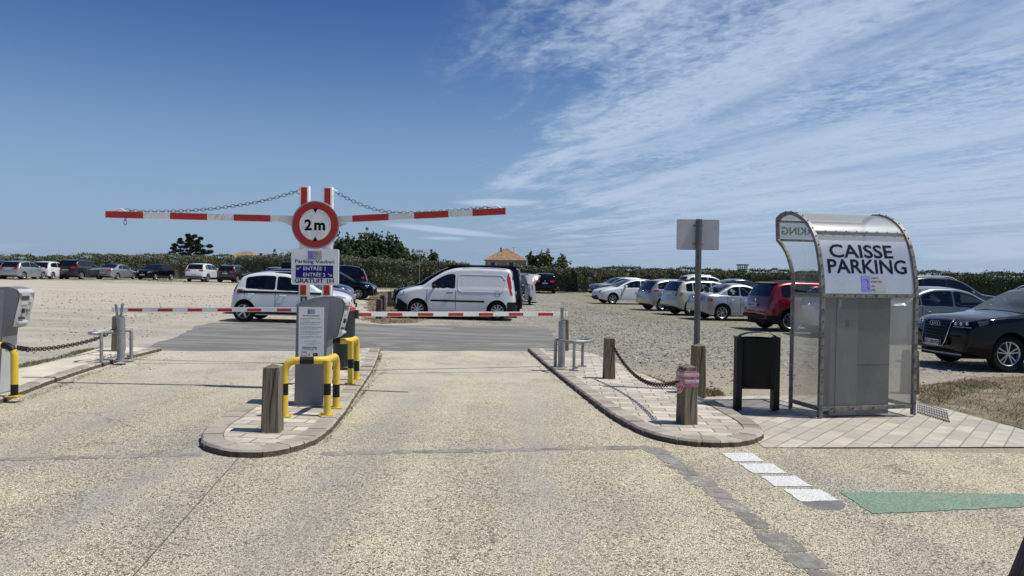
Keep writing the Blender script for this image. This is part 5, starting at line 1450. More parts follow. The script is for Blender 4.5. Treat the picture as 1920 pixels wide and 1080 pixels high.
def film(name, tint, veil, rough=.25, gloss=.12, dirt=.25):
    mt = bpy.data.materials.new(name); mt.use_nodes = True; t = NT(mt.node_tree); t.n.clear()
    out = t.node('ShaderNodeOutputMaterial'); tr = t.node('ShaderNodeBsdfTransparent'); tr.inputs[0].default_value = (*tint, 1)
    df = t.node('ShaderNodeBsdfDiffuse'); tl = t.node('ShaderNodeBsdfTranslucent'); gl_ = t.node('ShaderNodeBsdfGlossy'); gl_.inputs['Roughness'].default_value = rough
    df.inputs[0].default_value = (.55, .55, .54, 1); tl.inputs[0].default_value = (.6, .6, .58, 1); gl_.inputs[0].default_value = (.8, .8, .8, 1)
    tc = t.node('ShaderNodeTexCoord').outputs['Object']
    n = t.noise(t.vm('MULTIPLY', tc, (3, 3, 1.2)), 1.5, 7, .7, 1.0); scr = t.noise(t.vm('MULTIPLY', tc, (5, 5, 2)), 2.2, 2, .5, 6)
    v = t.m('ADD', veil, t.m('MULTIPLY', t.ramp(n, .35, .75), dirt)); v = t.m('ADD', v, t.ramp(t.m('ABSOLUTE', t.m('SUBTRACT', scr, .5)), .012, .0, 0, .14), clamp=True)
    m1 = t.node('ShaderNodeMixShader'); m1.inputs[0].default_value = .55; t.l.new(df.outputs[0], m1.inputs[1]); t.l.new(tl.outputs[0], m1.inputs[2])
    m2 = t.node('ShaderNodeMixShader'); t.put(m2.inputs[0], v); t.l.new(tr.outputs[0], m2.inputs[1]); t.l.new(m1.outputs[0], m2.inputs[2])
    fr2 = t.node('ShaderNodeFresnel'); fr2.inputs[0].default_value = 1.45
    m3 = t.node('ShaderNodeMixShader'); t.put(m3.inputs[0], t.m('ADD', t.m('MULTIPLY', fr2.outputs[0], .35), gloss*.3)); t.l.new(m2.outputs[0], m3.inputs[1]); t.l.new(gl_.outputs[0], m3.inputs[2])
    t.l.new(m3.outputs[0], out.inputs[0]); return mt
clear = film('clear_polycarbonate', (.86, .87, .85), .09, .35, .0, .10); frost = film('frosted_polycarbonate', (.90, .90, .90), .45, .3, .2, .10); backp = film('hazy_polycarbonate', (.86, .87, .86), .16, .12, .15, .14)
mb = MB(); z0 = .12; mb.add([(.02, .004, z0), (WS-.02, .004, z0), (WS-.02, .004, 1.40), (.02, .004, 1.40)], [(0, 1, 2, 3)]); mb.build('back_panel', backp, sroot, smooth=0)
mb = MB(); rt = [p_ for p_ in arch if p_[1] > 2.05 and p_[0] > .14]; mb.grid([[(w, d, z+.004) for w in (.02, WS/2, WS-.02)] for d, z in rt]); mb.build('roof_panel', frost, sroot, smooth=60)
for w in (0, WS):
    poly = [p_ for p_ in arch[1:] if p_[1] > 1.43]+[p_ for p_ in fr_ if p_[1] > 1.43]
    mb = MB(); mb.add([(w, d, z) for d, z in poly], [list(range(len(poly)))]); mb.add([(w, .0, .12), (w, .58, .12), (w, .58, 1.40), (w, .0, 1.40)], [(0, 1, 2, 3)])
    mb.build('side_panel', clear, sroot, smooth=0)
# silver sign band on the curve
def at_z(z):
    for a, b in zip(arch[:-1], arch[1:]):
        if a[1] <= z <= b[1] and b[1] > a[1]:
            return a[0]+(b[0]-a[0])*(z-a[1])/(b[1]-a[1])
    return arch[-1][0]
cum = [0]
for a, b in zip(arch[:-1], arch[1:]): cum.append(cum[-1]+(Vector(b)-Vector(a)).length)
def surf(w, l, off=0.):
    """point at width w and distance l along the arch"""
    i = 0
    while i < len(cum)-2 and cum[i+1] < l: i += 1
    a, b = Vector(arch[i]), Vector(arch[i+1]); t = (l-cum[i])/(cum[i+1]-cum[i]); p_ = a.lerp(b, t); d = (b-a).normalized()
    return Vector((w, p_.x-d.y*off, p_.y+d.x*off))
def len_at(z):
    for i, (a, b) in enumerate(zip(arch[:-1], arch[1:])):
        if a[1] <= z <= b[1] and b[1] > a[1]: return cum[i]+(cum[i+1]-cum[i])*(z-a[1])/(b[1]-a[1])
silver = mat('brushed_silver_film', (.66, .655, .635), .30, .6, vary=.08, vscale=3)
l0, l1_ = len_at(1.445), len_at(2.07)
def band(name, m_, la, lb, off, wa=.022, wb=WS-.022):
    mb = MB(); mb.grid([[surf(w, la+(lb-la)*i/14, off) for w in (wa, (wa+wb)/2, wb)] for i in range(15)]); return mb.build(name, m_, sroot, smooth=60)
sgn = band('sign_band', silver, l0, l1_, .003); band('bright_band', film('pale_band', (.9, .9, .9), .62, .15, .5, .05), l1_, len_at(2.17), .003)
mb = MB(); lf = lambda a, b: surf(a, b, .0065); WC = WS*.51
zz = lambda py: 1.42+(555-py)*.00623
fit_text(mb, 'CAISSE', lf, WC-.075, len_at(1.945), .86, .165, .015, sub=.03); fit_text(mb, 'PARKING', lf, WC-.02, len_at(1.765), 1.07, .172, .015, sub=.03)
mb.build('lettering', mat('shelter_letters', (.006, .007, .014), .7, spec=.1), sgn, smooth=0)
fn_off = Vector((0, -.0015, 0)); logo(sgn, WC+.04, len_at(1.565), .33, .185, lambda a, b: surf(a, b, .0065))
# strip with the same word on the open side, read from there
mb = MB(); mb.add([(.03, .938, 2.12), (WS-.03, .938, 2.12), (WS-.03, .948, 2.325), (.03, .948, 2.325)], [(0, 1, 2, 3)]); fs = mb.build('front_sign', film('pale_band2', (.9, .9, .9), .5, .2, .2, .05), sroot, smooth=0)
mb = MB(); fit_text(mb, 'CAISSE PARKING', lambda a, b: (WS/2-a, .951+.04*b, 2.22+b), 0, 0, 1.15, .10, .03); mb.build('lettering', mat('shelter_letters2', (.06, .065, .10), .5), fs, smooth=0)
# pay machine inside
mroot = empty('pay_machine', SA+Vector((.0, .0, 0)), 'tall grey double cabinet of the pay machine inside the shelter', 'pay machine', rz=ang)
cab = mat('cabinet_grey', (.20, .20, .205), .55, .1, vary=.12, vscale=2); cab2 = mat('cabinet_grey_b', (.155, .155, .16), .55, .1, vary=.12, vscale=2)
mb = MB(); mb.box((.33, .100, .76), (.37, .12, 1.50)); mb.build('left_cabinet', cab, mroot, bevel=.008)
mb = MB(); mb.box((.74, .110, .76), (.45, .12, 1.50)); mb.build('right_cabinet', cab2, mroot, bevel=.008)
for c_, s_ in (((.74, .048, .60), (.44, .004, .008)), ((.22, .036, .76), (.006, .004, 1.44))):
    mb = MB(); mb.box(c_, s_); mb.build('panel_seam', under, mroot, smooth=0)
mb = MB()
for i in range(5): mb.box((.36, .033, 1.06+.016*i), (.045, .004, .005))
mb.build('vent', under, mroot, smooth=0)
mb = MB(); mb.box((.26, .033, 1.33), (.04, .003, .10)); mb.build('label_plate', lightpanel, mroot, smooth=0)

# ---------------------------------------------------------------- motorcycle under its cover
pm = G(992, 571); 
root = empty('covered_motorcycle', pm+Vector((0, .4, 0)), 'motorcycle wrapped in a silver cover with a dark strap behind the white van', 'motorcycle')
cv = mat('cover_silver', (.36, .34, .36), .42, .25, vary=.1); cvd = mat('cover_dark', (.07, .075, .085), .6)
mb = MB(); rr = random.Random(9); rings = []
for (z, hx, hy, ox) in ((.22, .30, .95, .06), (.45, .29, 1.0, .05), (.75, .27, 1.02, .04), (.98, .26, .95, .02), (1.03, .25, .85, .02), (1.12, .34, .75, .0), (1.28, .48, .5, -.01), (1.46, .60, .28, -.02), (1.53, .52, .14, -.08)):
    r_ = []
    for j in range(28):
        t = 2*math.pi*j/28; cr = abs(math.cos(t))**.8*(1 if math.cos(t) > 0 else -1); sr = abs(math.sin(t))**.8*(1 if math.sin(t) > 0 else -1)
        k = 1+.05*math.sin(j*2.3+z*5)+.03*math.sin(j*5.1-z*9)
        r_.append((ox+hx*cr*k, hy*sr*k, z+.02*math.sin(3*t+z*4)))
    rings.append(r_+[r_[0]])
mb.grid(rings); mb.add(rings[-1][:-1], [list(range(28))])
for i, f in enumerate(mb.f):
    c = sum((mb.v[k] for k in f), Vector())/len(f)
    if c.x < -.12-.1*(c.z < .9): mb.mi[i] = 1
mb.build('cover', [cv, cvd], root, smooth=50)
mb = MB(); mb.tube([(.27*math.cos(2*math.pi*i/24)+.02, .90*math.sin(2*math.pi*i/24), 1.0) for i in range(25)], .018, 6, caps=False); mb.build('strap', cladm, root)
for y in (-.72, .72):
    mb = MB(); mb.lathe([(.2, -.06), (.29, -.05), (.31, 0), (.29, .05), (.2, .06)], (.02, y, .31), 24, 'x'); mb.build('wheel', rubber, root, smooth=50)
mb = MB(); mb.box((.20, -.5, .12), (.34, .25, .06)); mb.box((-.18, -.5, .14), (.22, .2, .06)); mb.build('lock_gear', cladm, root, bevel=.01)

# ---------------------------------------------------------------- direction sign in the distance
ps = G(786, 541); root = empty('direction_sign', ps, 'small white arrow sign reading SORTIE above the hedge', 'sign')
zt_ = PT(785, 471.5, ps.y).z-ps.z; k = ps.y/FPX
mb = MB(); mb.tube([(0, 0, 0), (0, 0, zt_+3*k)], .035, 8); mb.build('pole', galv, root)
mb = MB(); mb.prism([(-9.5*k, 0), (-7*k, 3.8*k), (8*k, 3.8*k), (8*k, -3.8*k), (-7*k, -3.8*k)], 'y', -.06, -.04)
for v in mb.v: v.z += zt_
mb.build('arrow_panel', signwhite, root, smooth=0)
mb = MB(); fit_text(mb, 'SORTIE', lambda a, b: (a, -.064, b+zt_), .4*k, 0, 12*k, 3.6*k, .03); mb.build('lettering', letter, root, smooth=0)

# ---------------------------------------------------------------- vegetation
def leafcards(mb, c, r, n, size, rr, flat=1.):
    for _ in range(n):
        while True:
            p_ = Vector((rr.uniform(-1, 1), rr.uniform(-1, 1), rr.uniform(-1, 1)))
            if .25 < p_.length < 1: break
        p_ = Vector((p_.x*r[0], p_.y*r[1], p_.z*r[2]))+c
        a = Vector((rr.gauss(0, 1), rr.gauss(0, 1), rr.gauss(0, 1)*flat)).normalized(); b = a.cross(Vector((rr.gauss(0, 1), rr.gauss(0, 1), rr.gauss(0, 1)))).normalized()
        s = size*rr.uniform(.6, 1.35)
        o = len(mb.v); mb.v += [p_-a*s, p_+b*s*.45, p_+a*s, p_-b*s*.45]; mb.f.append([o, o+1, o+2, o+3]); mb.mi.append(0)
lf_hl = leaf_material('hedge_leaf_olive', (.13, .145, .095), (.165, .18, .12), (.135, .14, .08))
lf_hr = leaf_material('hedge_leaf_green', (.065, .088, .042), (.13, .155, .08), (.10, .105, .05))
lf_t = leaf_material('tree_leaf', (.032, .052, .026), (.075, .098, .05), (.05, .066, .034)); lf_t2 = leaf_material('tree_leaf_bright', (.055, .085, .028), (.11, .14, .05), (.075, .095, .035))
lf_p = leaf_material('pine_needle', (.012, .03, .02), (.035, .06, .04), (.02, .035, .02))
core_m = mat('hedge_core', (.07, .08, .045), .95, vary=.4, vscale=2); bark = mat('bark', (.06, .045, .03), .9, vary=.3)
def hedge(px_pts, toppix, thick, n, m_, label, size=.11, seed=1, gp=None):
    """px_pts: foot of the hedge; toppix: its upper edge at the same columns"""
    rr = random.Random(seed); base = [G(*p_) for p_ in px_pts]; tops = [PT(a, b, g_.y+.4).z-.08 for (a, b), g_ in zip(toppix, base)]
    root = empty('hedge', base[len(base)//2], label, 'hedge', gp); o0 = base[len(base)//2]
    seg = [(base[i+1]-base[i]).length for i in range(len(base)-1)]; tot = sum(seg)
    def at(s):
        i = 0
        while i < len(seg)-1 and s > seg[i]: s -= seg[i]; i += 1
        t = min(1, s/seg[i]); b = base[i].lerp(base[i+1], t); h = tops[i]+(tops[i+1]-tops[i])*t; d = (base[i+1]-base[i]).normalized()
        return b, h, Vector((-d.y, d.x, 0))
    mb = MB(); rows = []; K_ = int(tot/.8)
    for i in range(K_+1):
        b, h, nn = at(tot*i/K_); g_ = gz(b.x); H_ = h-g_-.22+rr.uniform(-.06, .06); f0 = .22+rr.uniform(-.1, .1)
        rows.append([b+nn*(f0+.05)-o0, b+nn*(f0-.02)+Vector((0, 0, H_*.5))-o0, b+nn*(f0+.12)+Vector((0, 0, H_*.88))-o0, b+nn*(f0+.5)+Vector((0, 0, H_))-o0, b+nn*(thick-.1)+Vector((0, 0, H_))-o0, b+nn*thick-o0])
    mb.grid(rows); mb.build('branches', core_m, root, smooth=60)
    mb = MB(); ph = [rr.uniform(0, 6) for _ in range(6)]
    for _ in range(n):
        s = rr.uniform(0, tot); b, h, nn = at(s); g_ = gz(b.x); H_ = h-g_
        bulge = .12*math.sin(s*1.1+ph[0])+.09*math.sin(s*2.7+ph[1])+.06*math.sin(s*6.1+ph[2]); tz = .10*math.sin(s*.9+ph[3])+.07*math.sin(s*2.3+ph[4])+.05*math.sin(s*5.3+ph[5])
        if rr.random() < .72:
            z = H_*(rr.random()**.8)*.98; dd = .12-bulge*.8+rr.gauss(0, .07)+.25*max(0, z/H_-.75)+.10*math.sin(z*4+s)
        else: z = H_-.05+tz+rr.gauss(0, .05)+(abs(rr.gauss(0, .08)) if rr.random() < .15 else 0); dd = .2+rr.random()*(thick-.3)
        p_ = b+nn*dd+Vector((0, 0, z))-o0
        a = Vector((rr.gauss(0, 1), rr.gauss(0, 1), rr.gauss(.5, 1))).normalized(); q_ = a.cross(Vector((rr.gauss(0, 1), rr.gauss(0, 1), rr.gauss(0, 1)))).normalized(); sz = size*rr.uniform(.6, 1.4)
        o = len(mb.v); mb.v += [p_-a*sz, p_+q_*sz*.42, p_+a*sz, p_-q_*sz*.42]; mb.f.append([o, o+1, o+2, o+3]); mb.mi.append(0)
    mb.build('foliage', m_, root, smooth=0, merge=False); return root
hedge([(-420, 515), (-150, 517), (60, 519.5), (250, 521.5), (440, 524), (640, 536)], [(-420, 478), (-150, 481), (60, 479), (250, 476), (440, 479), (640, 482)], 2.2, 42000, lf_hl, 'long olive-grey hedge behind the left row of cars', .10, 1, 'hedges round the car park')
hedge([(625, 535), (700, 539.5), (790, 541), (880, 542.7), (930, 543.6), (1000, 545.3), (1100, 548)], [(625, 484), (700, 486), (790, 488), (880, 497), (930, 500), (1000, 501), (1100, 503)], 2.2, 40000, lf_hl, 'grey-green hedge behind the white van and the exit arrow sign', .095, 2, 'hedges round the car park')
hedge([(1085, 548), (1250, 550), (1400, 554), (1560, 560), (1740, 569), (1920, 580), (2250, 606)], [(1085, 500.5), (1250, 502), (1400, 505), (1560, 507), (1740, 510), (1920, 513), (2250, 520)], 2.0, 46000, lf_hr, 'dark green hedge behind the right-hand cars and the shelter', .085, 3, 'hedges round the car park')
def tree(pc, d, ptop, wpx, m_, label, seed, n=2600, cl=26, hpx=None, size=.22, name='tree', gp='trees beyond the hedge'):
    rr = random.Random(seed); c = PT(pc, 500, d); g_ = gz(c.x); H_ = PT(pc, ptop, d).z-g_; wid = wpx*d/FPX/2
    root = empty(name, (c.x, d, g_), label, 'tree', gp)
    mb = MB(); th = H_*.35; mb.tube([(0, 0, -.1), (.05, 0, th*.5), (0, .05, th), (.1, 0, H_*.7)], [.16, .13, .11, .04], 8)
    crown = MB(); ctr = H_*.64
    for i in range(cl):
        t = rr.uniform(0, 2*math.pi); ph = rr.uniform(-1, 1); k = rr.uniform(.45, .88)
        p_ = Vector((math.cos(t)*wid*k*math.sqrt(1-ph*ph*.6), math.sin(t)*wid*k*.9, ctr+ph*H_*.27))
        if p_.z > H_-.3: p_.z = H_-.3-rr.random()*.3
        r0 = wid*rr.uniform(.27, .42); leafcards(crown, p_, (r0, r0, r0*.75), n//cl, size, rr)
        mb.tube([(0, 0, th*rr.uniform(.6, 1.2)), (p_.x*.5, p_.y*.5, (th+p_.z)*.5+.1), tuple(p_)], [.07, .045, .015], 5)
        for s_ in range(2):
            q_ = p_+Vector((rr.gauss(0, .5)*r0, rr.gauss(0, .5)*r0, r0*.8+rr.random()*r0*.5)); leafcards(crown, q_, (r0*.25, r0*.25, r0*.45), n//cl//10, size*.9, rr)
    mb.build('trunk', bark, root, smooth=60); crown.build('crown', m_, root, smooth=0, merge=False); return root
tree(664, 84, 448.0, 96, lf_t, 'dense dark green tree just right of the round 2m sign', 11, 6500, 40, size=.2)
tree(712, 86, 451.0, 84, lf_t, 'dense tree right of the tree by the round sign, under the right arm', 12, 6500, 40, size=.2)
tree(738, 83, 463, 70, lf_t, 'broad low tree filling the gap right of the two dense trees', 23, 3200, 28, size=.19)
tree(762, 82, 465.0, 52, lf_t2, 'smaller tree just left of the exit arrow sign', 13, 1900, 20, size=.18)
tree(800, 88, 470.0, 48, lf_t, 'sparse low tree just right of the exit arrow sign', 14, 1300, 20, size=.18)
tree(846, 95, 488.0, 30, lf_t2, 'small bushy treetop above the black people carrier', 15, 900, 14, size=.2)
tree(1003, 96, 477.0, 40, lf_t, 'airy tree touching the right side of the tiled-roof house', 16, 1300, 16, size=.2)
tree(1040, 92, 477.0, 58, lf_t2, 'spreading green tree farthest right beyond the hedge', 17, 2000, 22, size=.2)
tree(528, 92, 476.0, 56, lf_t2, 'bright green treetop left of the blue and white parking sign', 18, 1500, 18, size=.2)
# layered conifer
d = 92; rr = random.Random(21); c = PT(357, 500, d); H_ = PT(357, 441, d).z-gz(c.x); root = empty('conifer_tree', (c.x, d, gz(c.x)), 'dark conifer with flat layered branches above the left hedge', 'tree')
mb = MB(); mb.tube([(0, 0, 0), (0, 0, H_*.6), (.1, 0, H_)], [.22, .14, .03], 8); cr = MB(); k = d/FPX
for (x, z, w) in ((-1, 441.5, 6), (10, 443, 6), (4, 447, 9), (16, 446.5, 6), (-8, 451, 8), (2, 453, 8), (13, 452, 6), (-24, 449, 5), (-20, 454, 8), (-4, 458, 12), (10, 458, 8), (-28, 460, 8), (-14, 463, 12), (4, 464, 12), (18, 461, 12), (31, 460.5, 8), (-30, 466, 7), (-20, 470, 13), (0, 470, 15), (18, 469, 13), (26, 473, 12), (-32, 475, 9), (34, 471, 7), (12, 476, 14), (-10, 476, 14)):
    p_ = Vector((x*k, rr.uniform(-.8, .8), PT(357, z, d).z-gz(c.x)))
    leafcards(cr, p_, (w*k*.85, w*k*.6, .22), 260, .12, rr, .5); mb.tube([(0, 0, max(.5, p_.z-.6-abs(p_.x)*.2)), tuple(p_*.6+Vector((0, 0, p_.z*.35))), tuple(p_)], [.06, .04, .012], 5)
mb.build('trunk', bark, root, smooth=60); cr.build('crown', lf_p, root, smooth=0, merge=False)

# ---------------------------------------------------------------- houses, tower
def house(pl, pr, peave, papex, d, label, ridge=.0, chim=None):
    A_, B_ = PT(pl, peave, d), PT(pr, peave, d); w = (B_.x-A_.x); ze = (A_.z+B_.z)/2; zr_ = PT((pl+pr)/2, papex, d+w/2).z; cx = (A_.x+B_.x)/2
    base = Vector((cx, d, gz(cx))); root = empty('house', base, label, 'house', 'tiled-roof houses beyond the hedge'); e = ze-base.z; z_ = zr_-base.z; hw = w/2
    wall = mat('house_wall', (.24, .215, .18), .9, vary=.12); tiles = mat('roof_tiles', (.25, .155, .09), .85, vary=.45, vscale=2.5, bump=.6, bscale=8)
    mb = MB(); mb.box((0, hw, e/2), (w-.5, w-.5, e)); mb.build('wall', wall, root, smooth=0)
    mb = MB(); rdg = ridge*w/2; V = [(-hw, 0, e), (hw, 0, e), (hw, w, e), (-hw, w, e), (-rdg, hw, z_), (rdg+.01, hw, z_), (-hw, 0, e-.12), (hw, 0, e-.12), (hw, w, e-.12), (-hw, w, e-.12)]
    mb.add(V, [(0, 1, 5, 4), (1, 2, 5), (2, 3, 4, 5), (3, 0, 4), (0, 6, 7, 1), (1, 7, 8, 2), (2, 8, 9, 3), (3, 9, 6, 0), (6, 9, 8, 7)]); rf = mb.build('roof', tiles, root, smooth=0)
    for sx in (-.30, .12):
        mb = MB(); mb.box((sx*w, .24, e-1.0), (w*.09, .05, 1.15)); wn = mb.build('window', mat('house_window', (.03, .035, .04), .2), root, smooth=0)
        mb = MB(); mb.box((sx*w-w*.075, .22, e-1.0), (w*.05, .04, 1.2)); mb.box((sx*w+w*.075, .22, e-1.0), (w*.05, .04, 1.2)); mb.build('shutter', mat('shutter', (.33, .34, .33), .8), wn, smooth=0)
    return root, base, rf, w, e, z_
hr = house(907, 990, 487.5, 464.5, 125, 'house with a brown tiled hipped roof above the hedge')
mb = MB(); mb.tube([(hr[3]*.17, hr[3]*.3, hr[4]), (hr[3]*.17, hr[3]*.3, hr[5]+.1)], .03, 6); mb.tube([(hr[3]*.12, hr[3]*.3, hr[5]), (hr[3]*.22, hr[3]*.3, hr[5])], .03, 6); mb.build('aerial', galv, hr[0])
mb = MB(); mb.box((-hr[3]*.12, hr[3]*.35, hr[5]-.55), (.28, .28, 1.0)); mb.build('chimney', mat('chimney_brick', (.14, .08, .06), .9), hr[2], smooth=0)
hl = house(421, 482, 483, 471.5, 125, 'low orange tiled roof showing over the left hedge', ridge=.25)
mb = MB(); q_ = PT(489.5, 477, 128)-hl[1]; mb.box((q_.x, q_.y, q_.z-.8), (.42, .42, 1.8)); mb.box((q_.x, q_.y, q_.z+.14), (.5, .5, .1)); mb.box((q_.x-1.2, q_.y, (q_.z-1.3)/2), (3.4, 3.4, q_.z-1.3)); mb.build('chimney', mat('chimney_brick', (.14, .08, .06), .9), hl[2], smooth=0)
c = PT(1394, 500, 120); b = Vector((c.x, 120, gz(c.x))); root = empty('lookout_cabin', b, 'small dark open-sided cabin on a tower beyond the right hedge', 'tower'); k = 120/FPX
za, zb_ = PT(1394, 507.5, 120).z-b.z, PT(1394, 497.5, 120).z-b.z
tm_ = mat('tower_dark', (.05, .05, .055), .8)
for sx in (-1, 1):
    for sy in (0, 1): mb = MB(); mb.box((sx*6.5*k, sy*12*k, zb_/2), (.14, .14, zb_)); mb.build('post', tm_, root, smooth=0)
mb = MB(); mb.box((0, 6*k, zb_+.08), (19*k, 15*k, .18)); mb.build('roof', tm_, root, smooth=0)
mb = MB(); mb.box((0, 6*k, za-.5), (13*k, 12*k, 1.0)); mb.build('cabin_wall', tm_, root, smooth=0)
mb = MB()
for sx in (-2.2, 2.2): mb.box((sx*k, 0, (za+zb_)/2), (.1, .1, zb_-za))
mb.box((0, 0, (za+zb_)/2+.1), (13*k, .08, .08)); mb.build('window_bars', tm_, root, smooth=0)
c = PT(1167, 500, 120); mb = MB(); mb.tube([(0, 0, 0), (0, 0, PT(1167, 494, 120).z-gz(c.x))], .06, 6); o = mb.build('mast', galv); o.location = (c.x, 120, gz(c.x)); tag(o, 'thin distant mast over the hedge, right of the trees', 'mast')

# ---------------------------------------------------------------- dry grass, stones, litter of the ground
dry = leaf_material('dry_grass_blade', (.15, .12, .065), (.28, .23, .135), (.10, .10, .045)); dryg = leaf_material('green_grass_blade', (.08, .085, .035), (.19, .175, .085), (.14, .125, .06))
def inside(p_, poly):
    c = False; j = len(poly)-1
    for i in range(len(poly)):
        a, b = poly[i], poly[j]
        if (a[1] > p_[1]) != (b[1] > p_[1]) and p_[0] < (b[0]-a[0])*(p_[1]-a[1])/(b[1]-a[1])+a[0]: c = not c
        j = i
    return c
def proj(p_):
    v = p_-EYE; return 960+FPX*v.dot(_r)/v.dot(_f), 540-FPX*v.dot(_u)/v.dot(_f)
def grass(polypx, n, hmax, m_, label, seed, up=0., clump=.5, name='dry_grass'):
    rr = random.Random(seed); poly = [G(*p_).xy for p_ in polypx]; x0, x1 = min(p_[0] for p_ in poly), max(p_[0] for p_ in poly); y0, y1 = min(p_[1] for p_ in poly), max(p_[1] for p_ in poly)
    mb = MB(); k = 0; cen = []
    while len(cen) < max(6, n//40):
        p_ = (rr.uniform(x0, x1), rr.uniform(y0, y1))
        if inside(p_, poly): cen.append(p_)
    tries = 0
    while k < n and tries < n*30:
        tries += 1
        if rr.random() < clump:
            c_ = rr.choice(cen); p_ = (c_[0]+rr.gauss(0, .10+.01*y0), c_[1]+rr.gauss(0, .10+.01*y0))
        else: p_ = (rr.uniform(x0, x1), rr.uniform(y0, y1))
        if not inside(p_, poly): continue
        k += 1; a = rr.uniform(0, 2*math.pi); w = hmax*.10*rr.uniform(.6, 1.4); h_ = hmax*rr.uniform(.3, 1); l = hmax*rr.gauss(0, .6); m2 = hmax*rr.gauss(0, .6)
        x, y = p_; z = gz(x)+up-.004
        o = len(mb.v); mb.v += [Vector((x-math.cos(a)*w, y-math.sin(a)*w, z)), Vector((x+math.cos(a)*w, y+math.sin(a)*w, z)), Vector((x+l, y+m2, z+h_))]; mb.f.append([o, o+1, o+2]); mb.mi.append(0)
    return tag(mb.build(name, m_, smooth=0, merge=False), label, kind='stuff')
def soil_material():
    mt, t, b, pos = shader('dry_turf')
    n = t.noise(pos, 3.2, 7, .75); c = t.mix(t.ramp(n, .35, .65), (.11, .08, .052), (.25, .195, .13)); c = t.mix(t.ramp(t.noise(pos, 9, 6, .7), .5, .68, 0, .8), c, (.12, .115, .055))
    c = t.mix(t.ramp(t.noise(pos, 1.3, 4), .55, .70, 0, .7), c, (.36, .295, .21))
    t.put(b.inputs['Base Color'], c); b.inputs['Roughness'].default_value = .95; setbump(t, b, n, 1, .03); return mt
soil = soil_material()
rp = [(1724, 757), (1724, 722), (1790, 712), (1850, 706), (1920, 704), (2300, 706), (2300, 880), (1920, 806), (1820, 778)]
sheet('dry_turf', ragged(rp, .04, 1), soil, -.006)
grass(rp, 15000, .04, dry, 'short dry grass right of the shelter', 5, clump=.6)
grass([(1720, 752), (1715, 726), (1760, 717), (1850, 712), (1880, 722), (1800, 745), (1760, 762)], 2600, .04, dryg, 'greener grass tuft right of the shelter', 6, clump=.85)
mp = [(676, 600), (690, 585), (690, 560), (700, 548), (735, 545), (762, 560), (800, 600), (760, 607), (700, 607)]
sheet('dry_turf', ragged(mp, .15, 2, .6), soil, -.006)
grass(mp, 5000, .10, dry, 'dry grass around the brown posts left of the white van', 7, clump=.4)
grass([(300, 519), (345, 521), (350, 531), (240, 527), (-10, 523), (-10, 517)], 2500, .16, dryg, 'grass strip under the left row of cars', 8)
grass([(676, 539), (1010, 545), (1100, 548), (1100, 551), (900, 548), (680, 543)], 2500, .18, dryg, 'grass strip along the foot of the hedge', 9)
for (pl, n, hh, sd_) in (([(33, 684), (60, 678), (95, 673), (130, 663), (140, 659), (190, 651), (186, 655), (120, 671), (60, 686), (36, 690)], 1500, .05, 31), ([(1170, 687), (1250, 716), (1325, 742), (1320, 748), (1240, 722), (1165, 693)], 1100, .05, 32),
                         ([(1322, 730), (1350, 733), (1360, 742), (1325, 744)], 500, .06, 33), ([(30, 752), (150, 704), (290, 662), (300, 662), (170, 704), (40, 756)], 900, .03, 34), ([(608, 826), (690, 722), (712, 662), (718, 664), (694, 726), (612, 830)], 900, .03, 35)):
    grass(pl, n, hh, dryg if sd_ == 31 else dry, 'weeds growing along a pavement edge', sd_, up=.0, name='weeds')
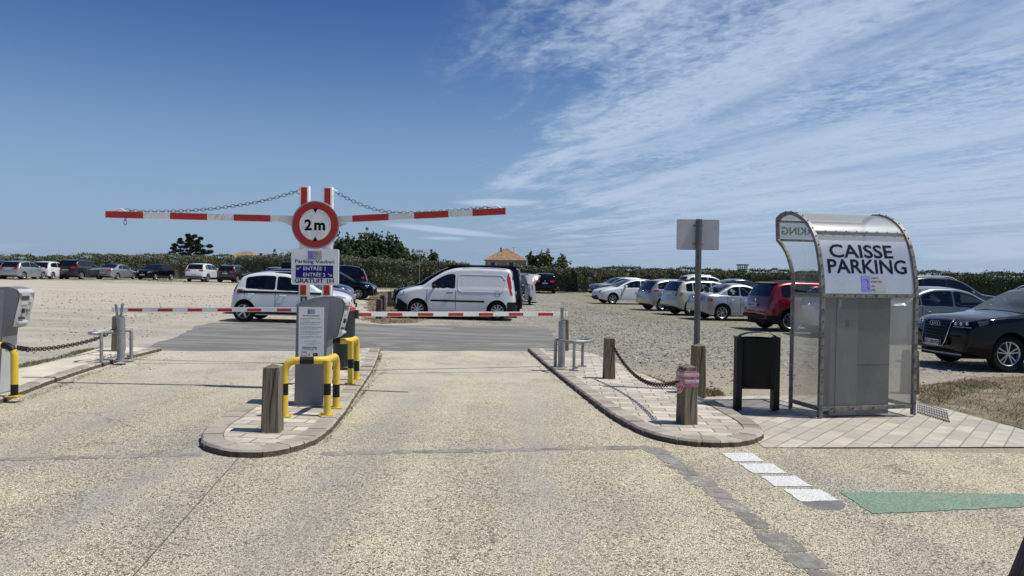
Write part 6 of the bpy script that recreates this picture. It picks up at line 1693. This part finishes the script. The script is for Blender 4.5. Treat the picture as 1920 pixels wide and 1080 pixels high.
def stones(polypx, n, smin, smax, m_, label, seed, up=0, name='loose_stones'):
    rr = random.Random(seed); poly = [G(*p_).xy for p_ in polypx]; x0, x1 = min(p_[0] for p_ in poly), max(p_[0] for p_ in poly); y0, y1 = min(p_[1] for p_ in poly), max(p_[1] for p_ in poly)
    mb = MB(); k = 0
    while k < n:
        x, y = rr.uniform(x0, x1), rr.uniform(y0, y1)
        if not inside((x, y), poly): continue
        k += 1; s = smin+(smax-smin)*rr.random()**2.5; o = len(mb.v); a = rr.uniform(0, 6.28); z = gz(x)+up
        for j in range(5):
            t = a+j*2*math.pi/5; q_ = s*rr.uniform(.7, 1.2); mb.v.append(Vector((x+math.cos(t)*q_, y+math.sin(t)*q_*.8, z-.01)))
        for j in range(5):
            t = a+j*2*math.pi/5; q_ = s*rr.uniform(.4, .7); mb.v.append(Vector((x+math.cos(t)*q_, y+math.sin(t)*q_*.8, z+s*rr.uniform(.3, .6))))
        for j in range(5): mb.f.append([o+j, o+(j+1) % 5, o+5+(j+1) % 5, o+5+j]); mb.mi.append(0)
        mb.f.append([o+5, o+6, o+7, o+8, o+9]); mb.mi.append(0)
    return tag(mb.build(name, m_, smooth=0, merge=False), label, kind='stuff')
pebm = island_variation('loose_pebble', (.14, .125, .10), (.50, .46, .38), scale=20)
pebd = island_variation('dark_crumb', (.035, .03, .022), (.13, .11, .08), scale=20)
stones([(80, 545), (700, 560), (1900, 600), (1900, 720), (1740, 730), (1300, 738), (1080, 655), (1040, 600), (330, 600), (250, 655), (60, 690)], 6500, .012, .05, pebm, 'loose stones scattered over the gravel', 41, -.010)
stones([(1050, 565), (1380, 625), (1470, 700), (1330, 735), (1120, 660), (1060, 620)], 5000, .012, .04, pebm, 'grey gravel stones beyond the right island', 42, -.010)
stones([(690, 665), (740, 668), (720, 700), (680, 745), (655, 770), (668, 735)], 200, .004, .012, pebd, 'dark crumbs beside the island kerb', 43, -.002)
stones([(230, 676), (330, 657), (360, 660), (300, 690), (110, 745), (60, 752)], 140, .004, .014, pebd, 'dark crumbs beside the left kerb', 44, -.002)
stones([(975, 660), (1000, 664), (1080, 735), (1170, 805), (1150, 805), (1020, 700)], 200, .004, .013, pebd, 'dark crumbs beside the right kerb', 45, -.002)
stones([(-60, 660), (1000, 660), (1400, 1070), (-60, 1070)], 130, .004, .011, pebd, 'small dark debris on the road', 46, -.002)
stones([(178, 672), (245, 668), (262, 678), (185, 684)], 220, .006, .022, pebd, 'rubble round the feet of the left grey hoop', 47, HI)
for o in list(C.objects):
    if o.type == 'EMPTY' and o.get('category') == '': del o['category']
